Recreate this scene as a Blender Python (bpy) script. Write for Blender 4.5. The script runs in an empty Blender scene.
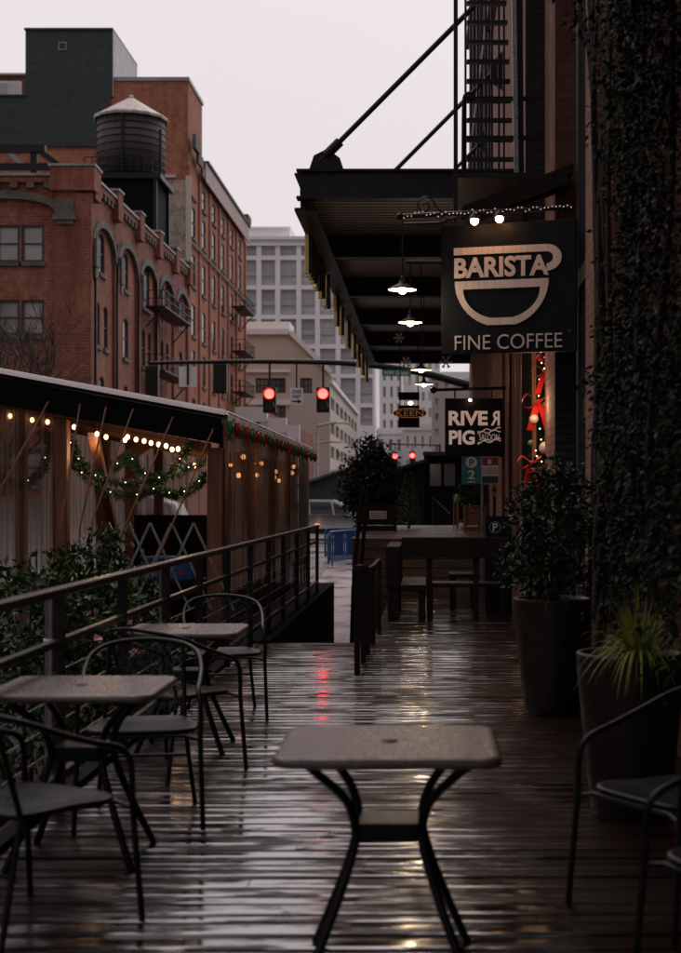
import bpy, math, random
from mathutils import Vector, Matrix, Euler, noise
random.seed(11)
R = math.radians
SC = bpy.context.scene
COL = SC.collection
K, CX, CY, H = 1419.0, 428.0, 498.0, 1.5      # focal length in photo pixels, vanishing point, eye height

def X(px, d): return (px - CX) / K * d
def Z(py, d): return H - (py - CY) / K * d
def P(px, py, d): return Vector((X(px, d), d, Z(py, d)))

# ------------------------------------------------------------------ mesh builder
class MB:
    def __init__(s): s.V = []; s.F = []; s.S = []
    def add(s, vs, fs, smooth=False):
        o = len(s.V); s.V += [tuple(v) for v in vs]
        s.F += [tuple(i + o for i in f) for f in fs]; s.S += [smooth] * len(fs); return s
    def box(s, x0, x1, y0, y1, z0, z1):
        return s.add([(x0,y0,z0),(x1,y0,z0),(x1,y1,z0),(x0,y1,z0),(x0,y0,z1),(x1,y0,z1),(x1,y1,z1),(x0,y1,z1)],
                     [(0,3,2,1),(4,5,6,7),(0,1,5,4),(1,2,6,5),(2,3,7,6),(3,0,4,7)])
    def bar(s, a, b, w, h=None, up=(0,0,1)):
        h = h or w; a = Vector(a); b = Vector(b); t = (b - a).normalized(); u = Vector(up)
        if abs(t.dot(u)) > .98: u = Vector((0,1,0))
        r = t.cross(u).normalized(); u = r.cross(t).normalized()
        vs = [p + r * sx * w / 2 + u * sz * h / 2 for p in (a, b) for sx, sz in ((-1,-1),(1,-1),(1,1),(-1,1))]
        return s.add(vs, [(3,2,1,0),(4,5,6,7),(0,1,5,4),(1,2,6,5),(2,3,7,6),(3,0,4,7)])
    def tube(s, pts, r, n=8, cap=True):
        pts = [Vector(p) for p in pts]; m = len(pts)
        rs = r if isinstance(r, (list, tuple)) else [r] * m
        vs = []; pu = None
        for i, p in enumerate(pts):
            t = (pts[min(i+1, m-1)] - pts[max(i-1, 0)]).normalized()
            if pu is None:
                pu = Vector((0,0,1)) if abs(t.z) < .9 else Vector((1,0,0))
            u = (pu - t * pu.dot(t))
            if u.length < 1e-5: u = t.orthogonal()
            u.normalize(); pu = u; w = t.cross(u)
            for k in range(n):
                a = 2 * math.pi * k / n
                vs.append(p + (u * math.cos(a) + w * math.sin(a)) * rs[i])
        fs = []
        for i in range(m - 1):
            for k in range(n):
                k2 = (k + 1) % n
                fs.append((i*n+k, i*n+k2, (i+1)*n+k2, (i+1)*n+k))
        s.add(vs, fs, True)
        if cap:
            s.add(vs[:n], [tuple(range(n))[::-1]]); s.add(vs[-n:], [tuple(range(n))])
        return s
    def lathe(s, prof, c=(0,0,0), n=24, smooth=True):
        vs = []; fs = []; m = len(prof)
        for (r, z) in prof:
            for k in range(n):
                a = 2 * math.pi * k / n
                vs.append((c[0] + r * math.cos(a), c[1] + r * math.sin(a), c[2] + z))
        for i in range(m - 1):
            for k in range(n):
                k2 = (k + 1) % n
                fs.append((i*n+k, i*n+k2, (i+1)*n+k2, (i+1)*n+k))
        return s.add(vs, fs, smooth)
    def ball(s, c, r, n=10, sz=1.0):
        m = max(4, n // 2 + 1)
        prof = [(max(r * math.sin(math.pi * i / m), 1e-4), -r * sz * math.cos(math.pi * i / m)) for i in range(m + 1)]
        return s.lathe(prof, c, n)
    def prism(s, poly, axis, a0, a1):
        """poly of 2D points; axis 'y': points are (x,z) extruded a0..a1 in y; 'x': (y,z); 'z': (x,y)"""
        n = len(poly)
        def mk(p, a):
            return (p[0], a, p[1]) if axis == 'y' else ((a, p[0], p[1]) if axis == 'x' else (p[0], p[1], a))
        vs = [mk(p, a0) for p in poly] + [mk(p, a1) for p in poly]
        fs = [tuple(range(n)), tuple(range(n, 2*n))[::-1]] + [(i, i+n, (i+1) % n + n, (i+1) % n) for i in range(n)]
        return s.add(vs, fs)
    def leaf(s, p, d, ln, wd, nrm=None):
        d = d.normalized(); w = d.cross(nrm if nrm is not None else Vector((random.gauss(0,1), random.gauss(0,1), random.gauss(0,1))))
        if w.length < 1e-4: w = d.orthogonal()
        w = w.normalized() * wd / 2; u = w.cross(d).normalized() * wd * .18
        return s.add([p, p + d*ln*.45 + w + u, p + d*ln, p + d*ln*.45 - w + u, p + d*ln*.5], [(0,1,4),(1,2,4),(2,3,4),(3,0,4)])
    def build(s, name, mat, parent=None, bevel=0, local=False):
        me = bpy.data.meshes.new(name)
        V = s.V
        if parent is not None and not local:
            r = parent
            while r.parent is not None: r = r.parent
            l = r.location; V = [(v[0]-l.x, v[1]-l.y, v[2]-l.z) for v in V]
        me.from_pydata(V, [], s.F); me.polygons.foreach_set('use_smooth', s.S); me.update()
        o = bpy.data.objects.new(name, me); COL.objects.link(o)
        if mat is not None: me.materials.append(mat)
        if parent is not None: o.parent = parent
        if bevel:
            b = o.modifiers.new('bevel', 'BEVEL'); b.width = bevel; b.segments = 2; b.limit_method = 'ANGLE'; b.angle_limit = R(40)
        return o

def tag(o, label=None, cat=None, group=None, kind=None):
    if label: o['label'] = label
    if cat: o['category'] = cat
    if group: o['group'] = group
    if kind: o['kind'] = kind
    return o
def thing(name, label, cat, loc=(0,0,0), rz=0, group=None):
    o = bpy.data.objects.new(name, None); COL.objects.link(o); o.location = loc; o.rotation_euler = (0,0,rz)
    o.empty_display_size = .2
    return tag(o, label, cat, group)
def copy_tree(o, parent=None):
    c = o.copy(); COL.objects.link(c)
    if parent is not None: c.parent = parent
    for ch in list(o.children): copy_tree(ch, c)
    return c
def spline(pts, n=8):
    pts = [Vector(p) for p in pts]; out = []
    for i in range(len(pts) - 1):
        p0 = pts[max(i-1, 0)]; p1 = pts[i]; p2 = pts[i+1]; p3 = pts[min(i+2, len(pts)-1)]
        for k in range(n):
            t = k / n
            out.append(.5 * ((2*p1) + (p2-p0)*t + (2*p0-5*p1+4*p2-p3)*t*t + (3*p1-p0-3*p2+p3)*t**3))
    out.append(pts[-1]); return out
def sag(a, b, drop, n=12):
    a = Vector(a); b = Vector(b)
    return [a.lerp(b, i/n) - Vector((0,0,drop * 4 * (i/n) * (1 - i/n))) for i in range(n + 1)]

_txt = {}
def text_geo(body, off=0.0):
    key = (body, off)
    if key in _txt: return _txt[key]
    cu = bpy.data.curves.new('t', 'FONT'); cu.body = body; cu.size = 1; cu.offset = off; cu.extrude = .5; cu.resolution_u = 4
    o = bpy.data.objects.new('t', cu); COL.objects.link(o)
    dg = bpy.context.evaluated_depsgraph_get(); me = bpy.data.meshes.new_from_object(o.evaluated_get(dg))
    V = [tuple(v.co) for v in me.vertices]; F = [tuple(p.vertices) for p in me.polygons]
    bpy.data.objects.remove(o); bpy.data.curves.remove(cu); bpy.data.meshes.remove(me)
    _txt[key] = (V, F); return V, F
def text_into(m, body, x0, x1, z0, z1, y, depth=.012, off=0.0, mirror=False, plane='y'):
    """lettering fitted to a box on the face at y, readable from -y (or, plane 'x', on the face at x=y readable from +x or -x)"""
    V, F = text_geo(body, off)
    xs = [v[0] for v in V]; ys = [v[1] for v in V]
    ax, bx_, ay, by = min(xs), max(xs), min(ys), max(ys)
    out = []
    for v in V:
        u = (v[0]-ax) / (bx_-ax)
        if mirror: u = 1 - u
        hx = x0 + (x1-x0)*u; hz = z0 + (z1-z0)*(v[1]-ay)/(by-ay)
        out.append((hx, y - depth*(v[2]+.5), hz) if plane == 'y' else (y + depth*v[2], hx, hz))
    m.add(out, F)

# ------------------------------------------------------------------ materials
def nodes(name):
    m = bpy.data.materials.new(name); m.use_nodes = True
    nt = m.node_tree; b = nt.nodes['Principled BSDF']; return m, nt, b
def mixcol(nt, fac, a, b):
    n = nt.nodes.new('ShaderNodeMix'); n.data_type = 'RGBA'
    for sock, val in ((n.inputs[0], fac), (n.inputs[6], a), (n.inputs[7], b)):
        if hasattr(val, 'links') or isinstance(val, bpy.types.NodeSocket): nt.links.new(val, sock)
        elif isinstance(val, (int, float)): sock.default_value = val
        else: sock.default_value = (*val, 1)
    return n.outputs[2]
def ramp(nt, src, lo, hi):
    n = nt.nodes.new('ShaderNodeMapRange'); nt.links.new(src, n.inputs[0]); n.inputs[1].default_value = lo; n.inputs[2].default_value = hi
    return n.outputs[0]
def remap(nt, src, a, b, c, d):
    n = nt.nodes.new('ShaderNodeMapRange'); nt.links.new(src, n.inputs[0])
    for i, v in enumerate((a, b, c, d)): n.inputs[i+1].default_value = v
    return n.outputs[0]
def coords(nt, scale=(1,1,1)):
    t = nt.nodes.new('ShaderNodeTexCoord'); mp = nt.nodes.new('ShaderNodeMapping'); mp.inputs['Scale'].default_value = scale
    nt.links.new(t.outputs['Object'], mp.inputs[0]); return mp.outputs[0]
def noi(nt, vec, sc, det=4, rough=.55):
    n = nt.nodes.new('ShaderNodeTexNoise'); n.inputs['Scale'].default_value = sc; n.inputs['Detail'].default_value = det
    n.inputs['Roughness'].default_value = rough; nt.links.new(vec, n.inputs['Vector']); return n.outputs['Fac']
def bump(nt, b, src, st=.3, dist=.01):
    n = nt.nodes.new('ShaderNodeBump'); n.inputs['Strength'].default_value = st; n.inputs['Distance'].default_value = dist
    nt.links.new(src, n.inputs['Height'])
    if b.inputs['Normal'].links: nt.links.new(b.inputs['Normal'].links[0].from_socket, n.inputs['Normal'])
    nt.links.new(n.outputs[0], b.inputs['Normal']); return n
def mat(name, c, rough=.6, c2=None, sc=6, stretch=(1,1,1), bmp=.2, dist=.01, metal=0, spec=.5, rvar=.15):
    m, nt, b = nodes(name); c2 = c2 or tuple(v * .6 for v in c)
    v = coords(nt, stretch); f = noi(nt, v, sc); f2 = noi(nt, v, sc * 7)
    nt.links.new(mixcol(nt, ramp(nt, f, .35, .68), c, c2), b.inputs['Base Color'])
    nt.links.new(remap(nt, f2, .3, .7, max(.03, rough - rvar), min(1, rough + rvar)), b.inputs['Roughness'])
    b.inputs['Metallic'].default_value = metal; b.inputs['Specular IOR Level'].default_value = spec
    if bmp: bump(nt, b, f2, bmp, dist)
    return m
def emit(name, c, st, base=(.8,.8,.8)):
    m, nt, b = nodes(name); b.inputs['Base Color'].default_value = (*base, 1)
    b.inputs['Emission Color'].default_value = (*c, 1); b.inputs['Emission Strength'].default_value = st; b.inputs['Roughness'].default_value = .3
    return m
def wallvec(nt):
    """coordinates that run along any upright wall: (distance along the wall, height)"""
    g = nt.nodes.new('ShaderNodeNewGeometry')
    cr = nt.nodes.new('ShaderNodeVectorMath'); cr.operation = 'CROSS_PRODUCT'; nt.links.new(g.outputs['True Normal'], cr.inputs[0]); cr.inputs[1].default_value = (0,0,1)
    dt = nt.nodes.new('ShaderNodeVectorMath'); dt.operation = 'DOT_PRODUCT'; nt.links.new(cr.outputs[0], dt.inputs[0]); nt.links.new(g.outputs['Position'], dt.inputs[1])
    sp = nt.nodes.new('ShaderNodeSeparateXYZ'); nt.links.new(g.outputs['Position'], sp.inputs[0])
    cb = nt.nodes.new('ShaderNodeCombineXYZ'); nt.links.new(dt.outputs['Value'], cb.inputs[0]); nt.links.new(sp.outputs[2], cb.inputs[1])
    return cb.outputs[0], g.outputs['Position']
def brickmat(name, c1, c2, mortar, stain, rough=.85, bw=.22, bh=.075, ms=.012, bst=.6, big=.35):
    m, nt, b = nodes(name); v, pos = wallvec(nt)
    t = nt.nodes.new('ShaderNodeTexBrick'); nt.links.new(v, t.inputs['Vector'])
    t.inputs['Scale'].default_value = 1; t.inputs['Brick Width'].default_value = bw; t.inputs['Row Height'].default_value = bh
    t.inputs['Mortar Size'].default_value = ms; t.inputs['Color1'].default_value = (*c1,1); t.inputs['Color2'].default_value = (*c2,1); t.inputs['Mortar'].default_value = (*mortar,1)
    f = noi(nt, pos, big, 8, .72); f2 = noi(nt, pos, 2.6, 6, .7)
    mp = nt.nodes.new('ShaderNodeMapping'); mp.inputs['Scale'].default_value = (1.6,1.6,.16); nt.links.new(pos, mp.inputs[0])
    f3 = noi(nt, mp.outputs[0], 1.0, 5, .6)
    col = mixcol(nt, remap(nt, f, .44, .66, 0, .85), t.outputs['Color'], stain)
    dk = mixcol(nt, remap(nt, f3, .47, .68, 0, .75), col, tuple(x*.45 for x in c1))
    dk = mixcol(nt, remap(nt, f2, .42, .68, 0, .5), dk, tuple(x*.42 for x in c2))
    f4 = noi(nt, pos, 7, 2, .5); dk = mixcol(nt, remap(nt, f4, .36, .64, 0, .55), dk, tuple(x*.55 for x in c1))
    nt.links.new(dk, b.inputs['Base Color']); b.inputs['Roughness'].default_value = rough
    b.inputs['Specular IOR Level'].default_value = .25
    inv = nt.nodes.new('ShaderNodeMath'); inv.operation = 'SUBTRACT'; inv.inputs[0].default_value = 1; nt.links.new(t.outputs['Fac'], inv.inputs[1])
    bump(nt, b, inv.outputs[0], bst, .012); bump(nt, b, f2, .3, .01)
    return m
def leafmat(name, c1, c2, rough=.45, spec=.22):
    m, nt, b = nodes(name); g = nt.nodes.new('ShaderNodeNewGeometry')
    nt.links.new(mixcol(nt, g.outputs['Random Per Island'], c1, c2), b.inputs['Base Color']); b.inputs['Roughness'].default_value = rough
    b.inputs['Specular IOR Level'].default_value = spec
    return m

M = {}
M['black'] = mat('black painted steel', (.009,.010,.011), .45, (.014,.013,.012), 12, bmp=.1, spec=.25)
M['iron'] = mat('dark wet iron', (.008,.009,.011), .34, (.017,.014,.012), 9, bmp=.15, metal=.0, spec=.25)
M['chairpaint'] = mat('teal black powder coat', (.006,.009,.010), .38, (.0035,.006,.007), 14, bmp=.1, rvar=.1, spec=.32)
M['canopy'] = mat('dark canopy steel', (.011,.013,.016), .5, (.017,.017,.018), 3, bmp=.1, spec=.25)
M['signblack'] = mat('sign board', (.006,.009,.013), .55, (.010,.013,.017), 3, (6,6,1), bmp=.08, spec=.15)
M['signpaint'] = mat('pale sign lettering', (.86,.74,.69), .6, (.72,.60,.55), 3, (12,12,1), bmp=.1)
M['concrete'] = mat('stone trim', (.15,.135,.125), .75, (.07,.063,.058), 1.2, bmp=.3)
M['stone_dark'] = mat('weathered hood stone', (.13,.115,.10), .8, (.055,.05,.045), 1.5, bmp=.3)
M['cap'] = mat('parapet cap metal', (.30,.31,.31), .5, (.16,.165,.17), .6, bmp=.1)
M['darkgreen'] = mat('dark painted plaster', (.026,.036,.041), .7, (.020,.029,.034), .35, bmp=.1)
M['timber'] = mat('reddish brown timber', (.23,.095,.05), .55, (.11,.045,.026), 2.5, (6,6,.5), bmp=.3)
M['timber_dark'] = mat('wet dark timber', (.013,.008,.006), .5, (.006,.004,.004), 2.5, (.6,5,5), bmp=.3, spec=.22)
M['plank'] = mat('platform planks', (.15,.075,.045), .45, (.05,.027,.019), 2.5, (.6,5,6), bmp=.3)
M['jamb'] = mat('orange wood jamb', (.46,.20,.09), .6, (.16,.065,.035), 2.2, (7,7,.5), bmp=.4)
M['fascia'] = mat('black tent fabric', (.004,.005,.006), .8, (.007,.008,.010), 4, bmp=.15, spec=.08)
M['white'] = mat('white enamel', (.75,.73,.72), .45, (.6,.58,.57), 3, bmp=.05)
M['wetedge'] = mat('pale translucent gleam edge', (.80,.77,.77), .3, (.68,.65,.65), 5, bmp=.1)  # pale translucent tone stands in for sky caught on the wet edge
M['steel'] = mat('galvanised steel', (.30,.32,.33), .35, (.18,.2,.21), 8, bmp=.1, metal=.7)
M['pot'] = mat('dark clay pot', (.026,.017,.013), .5, (.009,.0065,.006), 2.2, (1,1,.5), bmp=.2)
M['soil'] = mat('soil', (.02,.014,.01), .95, bmp=.5)
M['bark'] = mat('bark', (.055,.04,.032), .85, (.02,.016,.013), 5, (4,4,1), bmp=.6)
M['twig'] = mat('bare wet twig', (.028,.02,.018), .7, bmp=.2)
M['leaf'] = leafmat('shrub leaves', (.012,.032,.010), (.05,.10,.03))
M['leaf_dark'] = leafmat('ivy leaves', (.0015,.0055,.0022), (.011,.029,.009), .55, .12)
M['leaf_tree'] = leafmat('clipped tree leaves', (.010,.018,.011), (.028,.042,.026), .5)
M['leaf_conifer'] = leafmat('small conifer needles', (.05,.075,.035), (.12,.14,.07), .6)
M['grass'] = leafmat('grass blades', (.16,.22,.035), (.42,.46,.11), .6)
M['leaf_shrub'] = leafmat('glossy shrub leaves', (.005,.014,.007), (.030,.058,.028), .35, .3)
M['pine'] = leafmat('garland needles', (.012,.05,.028), (.04,.11,.065), .5)
M['blue'] = mat('blue plastic', (.012,.075,.24), .4, (.01,.055,.18), 4, bmp=.05)
M['teal'] = mat('teal sign', (.0,.14,.20), .4, (.0,.12,.17), 2, bmp=.02)
M['signred'] = mat('dark red sign', (.24,.012,.03), .4, (.2,.01,.025), 2, bmp=.02)
M['signwhite'] = mat('sign white', (.72,.70,.69), .45, (.62,.6,.6), 3, bmp=.02)
M['green_sign'] = mat('green street sign', (.0,.16,.085), .4, (.0,.14,.07), 2, bmp=.02)
M['yellow'] = mat('yellow sign', (.55,.33,.02), .5, (.45,.26,.02), 3, bmp=.02)
M['gold'] = mat('gilded letter edge', (.98,.76,.30), .4, (.85,.62,.22), 6, bmp=.1)
M['redball'] = mat('red ornament', (.42,.012,.014), .25, (.3,.01,.012), 5, bmp=0, rvar=.05)
M['whiteball'] = mat('pearl ornament', (.8,.7,.64), .25, (.7,.58,.52), 5, bmp=0, rvar=.05)
M['greenball'] = mat('green ornament', (.12,.30,.08), .25, (.08,.22,.1), 5, bmp=0, rvar=.05)
M['carpaint'] = mat('grey car paint', (.42,.42,.43), .22, (.36,.36,.37), 1, bmp=0, rvar=.05)
M['vanpaint'] = mat('white van paint', (.75,.75,.75), .25, (.66,.66,.66), 1, bmp=0, rvar=.05)
M['rubber'] = mat('tyre rubber', (.012,.012,.012), .8, bmp=.1)
M['carglass'] = mat('car glass', (.02,.024,.028), .06, (.03,.034,.038), 2, bmp=0, rvar=.02)
M['glass'] = mat('window glass', (.36,.335,.325), .10, (.09,.085,.09), .25, bmp=0, rvar=.04, spec=.8)  # pale tone puts reflected sky and curtains into the glass
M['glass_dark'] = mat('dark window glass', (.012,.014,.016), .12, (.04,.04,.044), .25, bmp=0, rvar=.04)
M['glass_office'] = mat('office window glass', (.72,.70,.71), .14, (.42,.41,.43), .13, bmp=0, rvar=.05)  # panes lightened in colour for the distance haze
M['frame'] = mat('dark window frame', (.03,.032,.034), .55, bmp=.05)
M['frame_pale'] = mat('mullion grey', (.50,.485,.50), .5, bmp=.02)
M['office'] = mat('hazed office concrete', (.86,.83,.835), .7, (.76,.735,.745), .12, bmp=.05)  # distance haze is put into this pale tone
M['spandrel'] = mat('grey spandrel', (.42,.41,.425), .6, (.36,.35,.365), .2, bmp=.02)
M['beige'] = mat('beige stucco', (.56,.49,.43), .8, (.48,.42,.37), .15, bmp=.1)
M['palewhite'] = mat('hazed pale render', (.80,.775,.775), .75, (.70,.675,.68), .1, bmp=.05)  # lightened in place of haze over the far buildings
M['palepink'] = mat('pinkish masonry', (.45,.37,.345), .8, (.36,.29,.275), .15, bmp=.1)
M['tankwood'] = mat('water tank staves', (.022,.022,.02), .7, (.045,.033,.026), 1.2, (2.5,2.5,.25), bmp=.4)
M['tankroof'] = mat('tank roof metal', (.50,.47,.46), .5, (.30,.2,.16), 1.4, (2,2,.4), bmp=.1)
M['brickA'] = brickmat('old red brick', (.31,.095,.058), (.17,.052,.036), (.29,.165,.13), (.40,.175,.125), bw=.5, bh=.17, ms=.022)
M['brickB'] = brickmat('orange red brick', (.47,.168,.094), (.30,.10,.06), (.40,.22,.16), (.54,.24,.16), bw=.56, bh=.19, ms=.025)
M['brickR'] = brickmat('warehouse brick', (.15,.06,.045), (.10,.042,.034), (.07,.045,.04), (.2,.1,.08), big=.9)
M['brickPink'] = brickmat('pink lit brick', (.34,.165,.125), (.25,.115,.09), (.12,.075,.065), (.38,.22,.18), big=1.2)  # light on the street-facing fronts is put into this pinker tone
M['brickGray'] = brickmat('grey painted brick', (.055,.056,.058), (.048,.048,.05), (.02,.02,.022), (.065,.062,.062), big=1.0)
M['mural'] = None
M['red_on'] = emit('lit red lens', (1,.0115,.009), 32)
M['red_far'] = emit('far lit red lens', (1,.0115,.009), 32)
M['lens_off'] = mat('dark lens', (.03,.02,.016), .3, bmp=0)
M['bulb_warm'] = emit('warm bulb', (1,.50,.23), 5.5)
M['bulb_lamp'] = emit('pendant bulb', (1,.70,.40), 20)
M['bulb_sign'] = emit('sign flood bulb', (1,.45,.19), 34)
M['fairy'] = emit('fairy light', (1,.78,.6), .35)
M['neon'] = emit('amber neon', (1,.36,.10), .13, (.3,.13,.05))
M['marquee'] = emit('marquee lettering', (1,.66,.55), .26, (.82,.64,.57))
M['pig_line'] = emit('thin marquee line', (1,.68,.58), .2, (.6,.48,.42))
M['redbulb'] = mat('red festive bulb', (.32,.008,.014), .2, (.25,.006,.01), 4, bmp=0, rvar=.04)
M['greenbulb'] = mat('green festive bulb', (.008,.15,.065), .2, (.006,.11,.05), 4, bmp=0, rvar=.04)
M['shade_in'] = mat('white inside of lamp shade', (.8,.75,.7), .5, bmp=0)
M['amber'] = emit('amber car light', (1,.3,.1), 1.2)

def _special():
    nt = M['wetedge'].node_tree; o_ = nt.nodes['Material Output']; pb_ = nt.nodes['Principled BSDF']; tl_ = nt.nodes.new('ShaderNodeBsdfTranslucent'); tl_.inputs[0].default_value = (1,.97,.97,1); mx_ = nt.nodes.new('ShaderNodeMixShader'); mx_.inputs[0].default_value = .9
    nt.links.new(pb_.outputs[0], mx_.inputs[1]); nt.links.new(tl_.outputs[0], mx_.inputs[2]); nt.links.new(mx_.outputs[0], o_.inputs[0])
    for key, tgt in (('glass_office',(.20,.20,.215)),('glass',(.05,.05,.055)),('glass_dark',(.09,.085,.085))):      # every pane a little different: blinds, dark rooms
        nt = M[key].node_tree; b = nt.nodes['Principled BSDF']; oi = nt.nodes.new('ShaderNodeObjectInfo'); src = b.inputs['Base Color'].links[0].from_socket
        nt.links.new(mixcol(nt, remap(nt, oi.outputs['Random'], .25, 1.0, 0, .8), src, tgt), b.inputs['Base Color'])
    # clear rippled plastic sheet
    m, nt, b = nodes('rippled clear plastic'); out = nt.nodes['Material Output']
    v, pos = wallvec(nt)
    w = nt.nodes.new('ShaderNodeTexWave'); w.inputs['Scale'].default_value = 2.1; w.inputs['Distortion'].default_value = 1.6; w.inputs['Detail'].default_value = 2; w.inputs['Detail Scale'].default_value = .6
    mp = nt.nodes.new('ShaderNodeMapping'); mp.inputs['Scale'].default_value = (1,.08,1); nt.links.new(v, mp.inputs[0]); nt.links.new(mp.outputs[0], w.inputs['Vector'])
    b.inputs['Base Color'].default_value = (.24,.19,.17,1); b.inputs['Roughness'].default_value = .22
    bump(nt, b, w.outputs['Fac'], .7, .05)
    tr = nt.nodes.new('ShaderNodeBsdfTransparent'); tr.inputs[0].default_value = (.80,.76,.74,1)
    mx = nt.nodes.new('ShaderNodeMixShader')
    nt.links.new(remap(nt, w.outputs['Fac'], .25, .95, .22, .66), mx.inputs[0])
    tl = nt.nodes.new('ShaderNodeBsdfTranslucent'); tl.inputs[0].default_value = (.36,.29,.26,1); m3 = nt.nodes.new('ShaderNodeMixShader'); m3.inputs[0].default_value = .6; nt.links.new(b.outputs[0], m3.inputs[1]); nt.links.new(tl.outputs[0], m3.inputs[2])
    nt.links.new(tr.outputs[0], mx.inputs[1]); nt.links.new(m3.outputs[0], mx.inputs[2]); nt.links.new(mx.outputs[0], out.inputs[0])
    M['plastic'] = m
    m2 = m.copy(); m2.name = 'smoky rippled plastic'; M['plastic_side'] = m2
    for n_ in m2.node_tree.nodes:
        if n_.type == 'BSDF_PRINCIPLED': n_.inputs['Base Color'].default_value = (.10,.065,.05,1); n_.inputs['Roughness'].default_value = .16; n_.inputs['Specular IOR Level'].default_value = .8
        if n_.type == 'BUMP': n_.inputs['Strength'].default_value = .4
        if n_.type == 'MIX_SHADER' and not n_.inputs[0].links: n_.inputs[0].default_value = .35
        if n_.type == 'BSDF_TRANSLUCENT': n_.inputs[0].default_value = (.15,.10,.078,1)
        if n_.type == 'BSDF_TRANSPARENT': n_.inputs[0].default_value = (.72,.60,.52,1)
    for l_ in list(m2.node_tree.links):
        if l_.to_node.type == 'MIX_SHADER' and l_.to_socket == l_.to_node.inputs[0]:
            l_.from_node.inputs[3].default_value = .74; l_.from_node.inputs[4].default_value = .97
    # expanded metal mesh of the chairs
    m, nt, b = nodes('perforated metal mesh'); v = coords(nt)
    t = nt.nodes.new('ShaderNodeTexVoronoi'); t.inputs['Scale'].default_value = 120; nt.links.new(v, t.inputs['Vector'])
    b.inputs['Base Color'].default_value = (.013,.016,.018,1); b.inputs['Roughness'].default_value = .4
    nt.links.new(remap(nt, t.outputs['Distance'], .62, .64, 0, 1), b.inputs['Alpha']); M['mesh'] = m
    # table top: dark speckled, beaded with rain
    m, nt, b = nodes('wet bistro table top'); v = coords(nt)
    f = noi(nt, v, 5); f2 = noi(nt, v, 95, 3)
    nt.links.new(mixcol(nt, ramp(nt, f, .3, .7), (.17,.125,.115), (.105,.08,.076)), b.inputs['Base Color'])
    nt.links.new(remap(nt, f2, .42, .6, .12, .55), b.inputs['Roughness']); bump(nt, b, f2, .55, .005); b.inputs['Specular IOR Level'].default_value = .7
    M['tabletop'] = m
    # wet deck
    m, nt, b = nodes('wet deck boards'); v0 = coords(nt); vs = coords(nt, (.35, 9, 9)); vb = coords(nt, (.8, 3.4, 3.4))
    g = nt.nodes.new('ShaderNodeNewGeometry')
    f = noi(nt, vs, 2.2, 5, .6); f2 = noi(nt, vs, 9, 4, .6); big = noi(nt, v0, .8, 5, .6); big2 = noi(nt, vb, 2.6, 5, .62)
    c = mixcol(nt, ramp(nt, f, .35, .65), (.020,.0105,.007), (.0085,.005,.004))
    c = mixcol(nt, remap(nt, g.outputs['Random Per Island'], 0, 1, 0, .6), c, (.032,.015,.009))
    nt.links.new(c, b.inputs['Base Color'])
    mm = nt.nodes.new('ShaderNodeMath'); mm.operation = 'MULTIPLY'; sp_ = nt.nodes.new('ShaderNodeSeparateXYZ'); nt.links.new(v0, sp_.inputs[0])
    def puddle(cx_, cy_, rx_, ry_, amt):
        mp_ = nt.nodes.new('ShaderNodeMapping'); mp_.inputs['Location'].default_value = (-cx_/rx_,-cy_/ry_,0); mp_.inputs['Scale'].default_value = (1/rx_,1/ry_,0); nt.links.new(v0, mp_.inputs[0])
        ln_ = nt.nodes.new('ShaderNodeVectorMath'); ln_.operation = 'LENGTH'; nt.links.new(mp_.outputs[0], ln_.inputs[0]); return remap(nt, ln_.outputs['Value'], .35, 1.25, amt, 0)
    tot = None
    for a_ in ((-.62,5.2,.62,2.6,.30),(-.6,10.5,.9,4.0,.26),(.05,13.5,.7,4.5,.20),(.30,5.15,.30,.75,.24),(-.05,6.6,.35,1.2,.14),(0,19,1.2,3,.2)):
        p_ = puddle(*a_)
        if tot is None: tot = p_
        else:
            ad = nt.nodes.new('ShaderNodeMath'); ad.operation = 'MAXIMUM'; nt.links.new(tot, ad.inputs[0]); nt.links.new(p_, ad.inputs[1]); tot = ad.outputs[0]
    ad = nt.nodes.new('ShaderNodeMath'); ad.operation = 'ADD'; nt.links.new(big, ad.inputs[0]); nt.links.new(tot, ad.inputs[1])
    nt.links.new(remap(nt, ad.outputs[0], .46, .70, .06, 1), mm.inputs[0]); nt.links.new(remap(nt, big2, .43, .55, .08, 1), mm.inputs[1])
    nt.links.new(remap(nt, mm.outputs[0], 0, 1, .42, .10), b.inputs['Roughness'])
    b.inputs['IOR'].default_value = 1.5; nt.links.new(remap(nt, mm.outputs[0], 0, .5, .03, .4), b.inputs['Specular IOR Level']); b.inputs['Coat Tint'].default_value = (1,.93,.905,1)
    cw = remap(nt, mm.outputs[0], .03, .5, .0, 1.0)
    nt.links.new(cw, b.inputs['Coat Weight']); b.inputs['Coat IOR'].default_value = 2.4; b.inputs['Coat Roughness'].default_value = .07
    bn = bump(nt, b, f2, .35, .003); bn2 = bump(nt, b, f, .30, .004)
    nt.links.new(remap(nt, mm.outputs[0], 0, .8, .9, .12), bn2.inputs['Strength']); nt.links.new(remap(nt, mm.outputs[0], 0, .8, .6, .05), bn.inputs['Strength'])
    nt.links.new(bn2.outputs[0], b.inputs['Coat Normal'])
    M['deck'] = m
    # paving slabs
    m, nt, b = nodes('wet pavement'); g = nt.nodes.new('ShaderNodeNewGeometry')
    t = nt.nodes.new('ShaderNodeTexBrick'); nt.links.new(g.outputs['Position'], t.inputs['Vector']); t.offset = 0
    t.inputs['Scale'].default_value = 1; t.inputs['Brick Width'].default_value = 1.5; t.inputs['Row Height'].default_value = 1.5; t.inputs['Mortar Size'].default_value = .014
    t.inputs['Color1'].default_value = (.26,.225,.22,1); t.inputs['Color2'].default_value = (.215,.185,.18,1); t.inputs['Mortar'].default_value = (.05,.045,.045,1)
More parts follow.
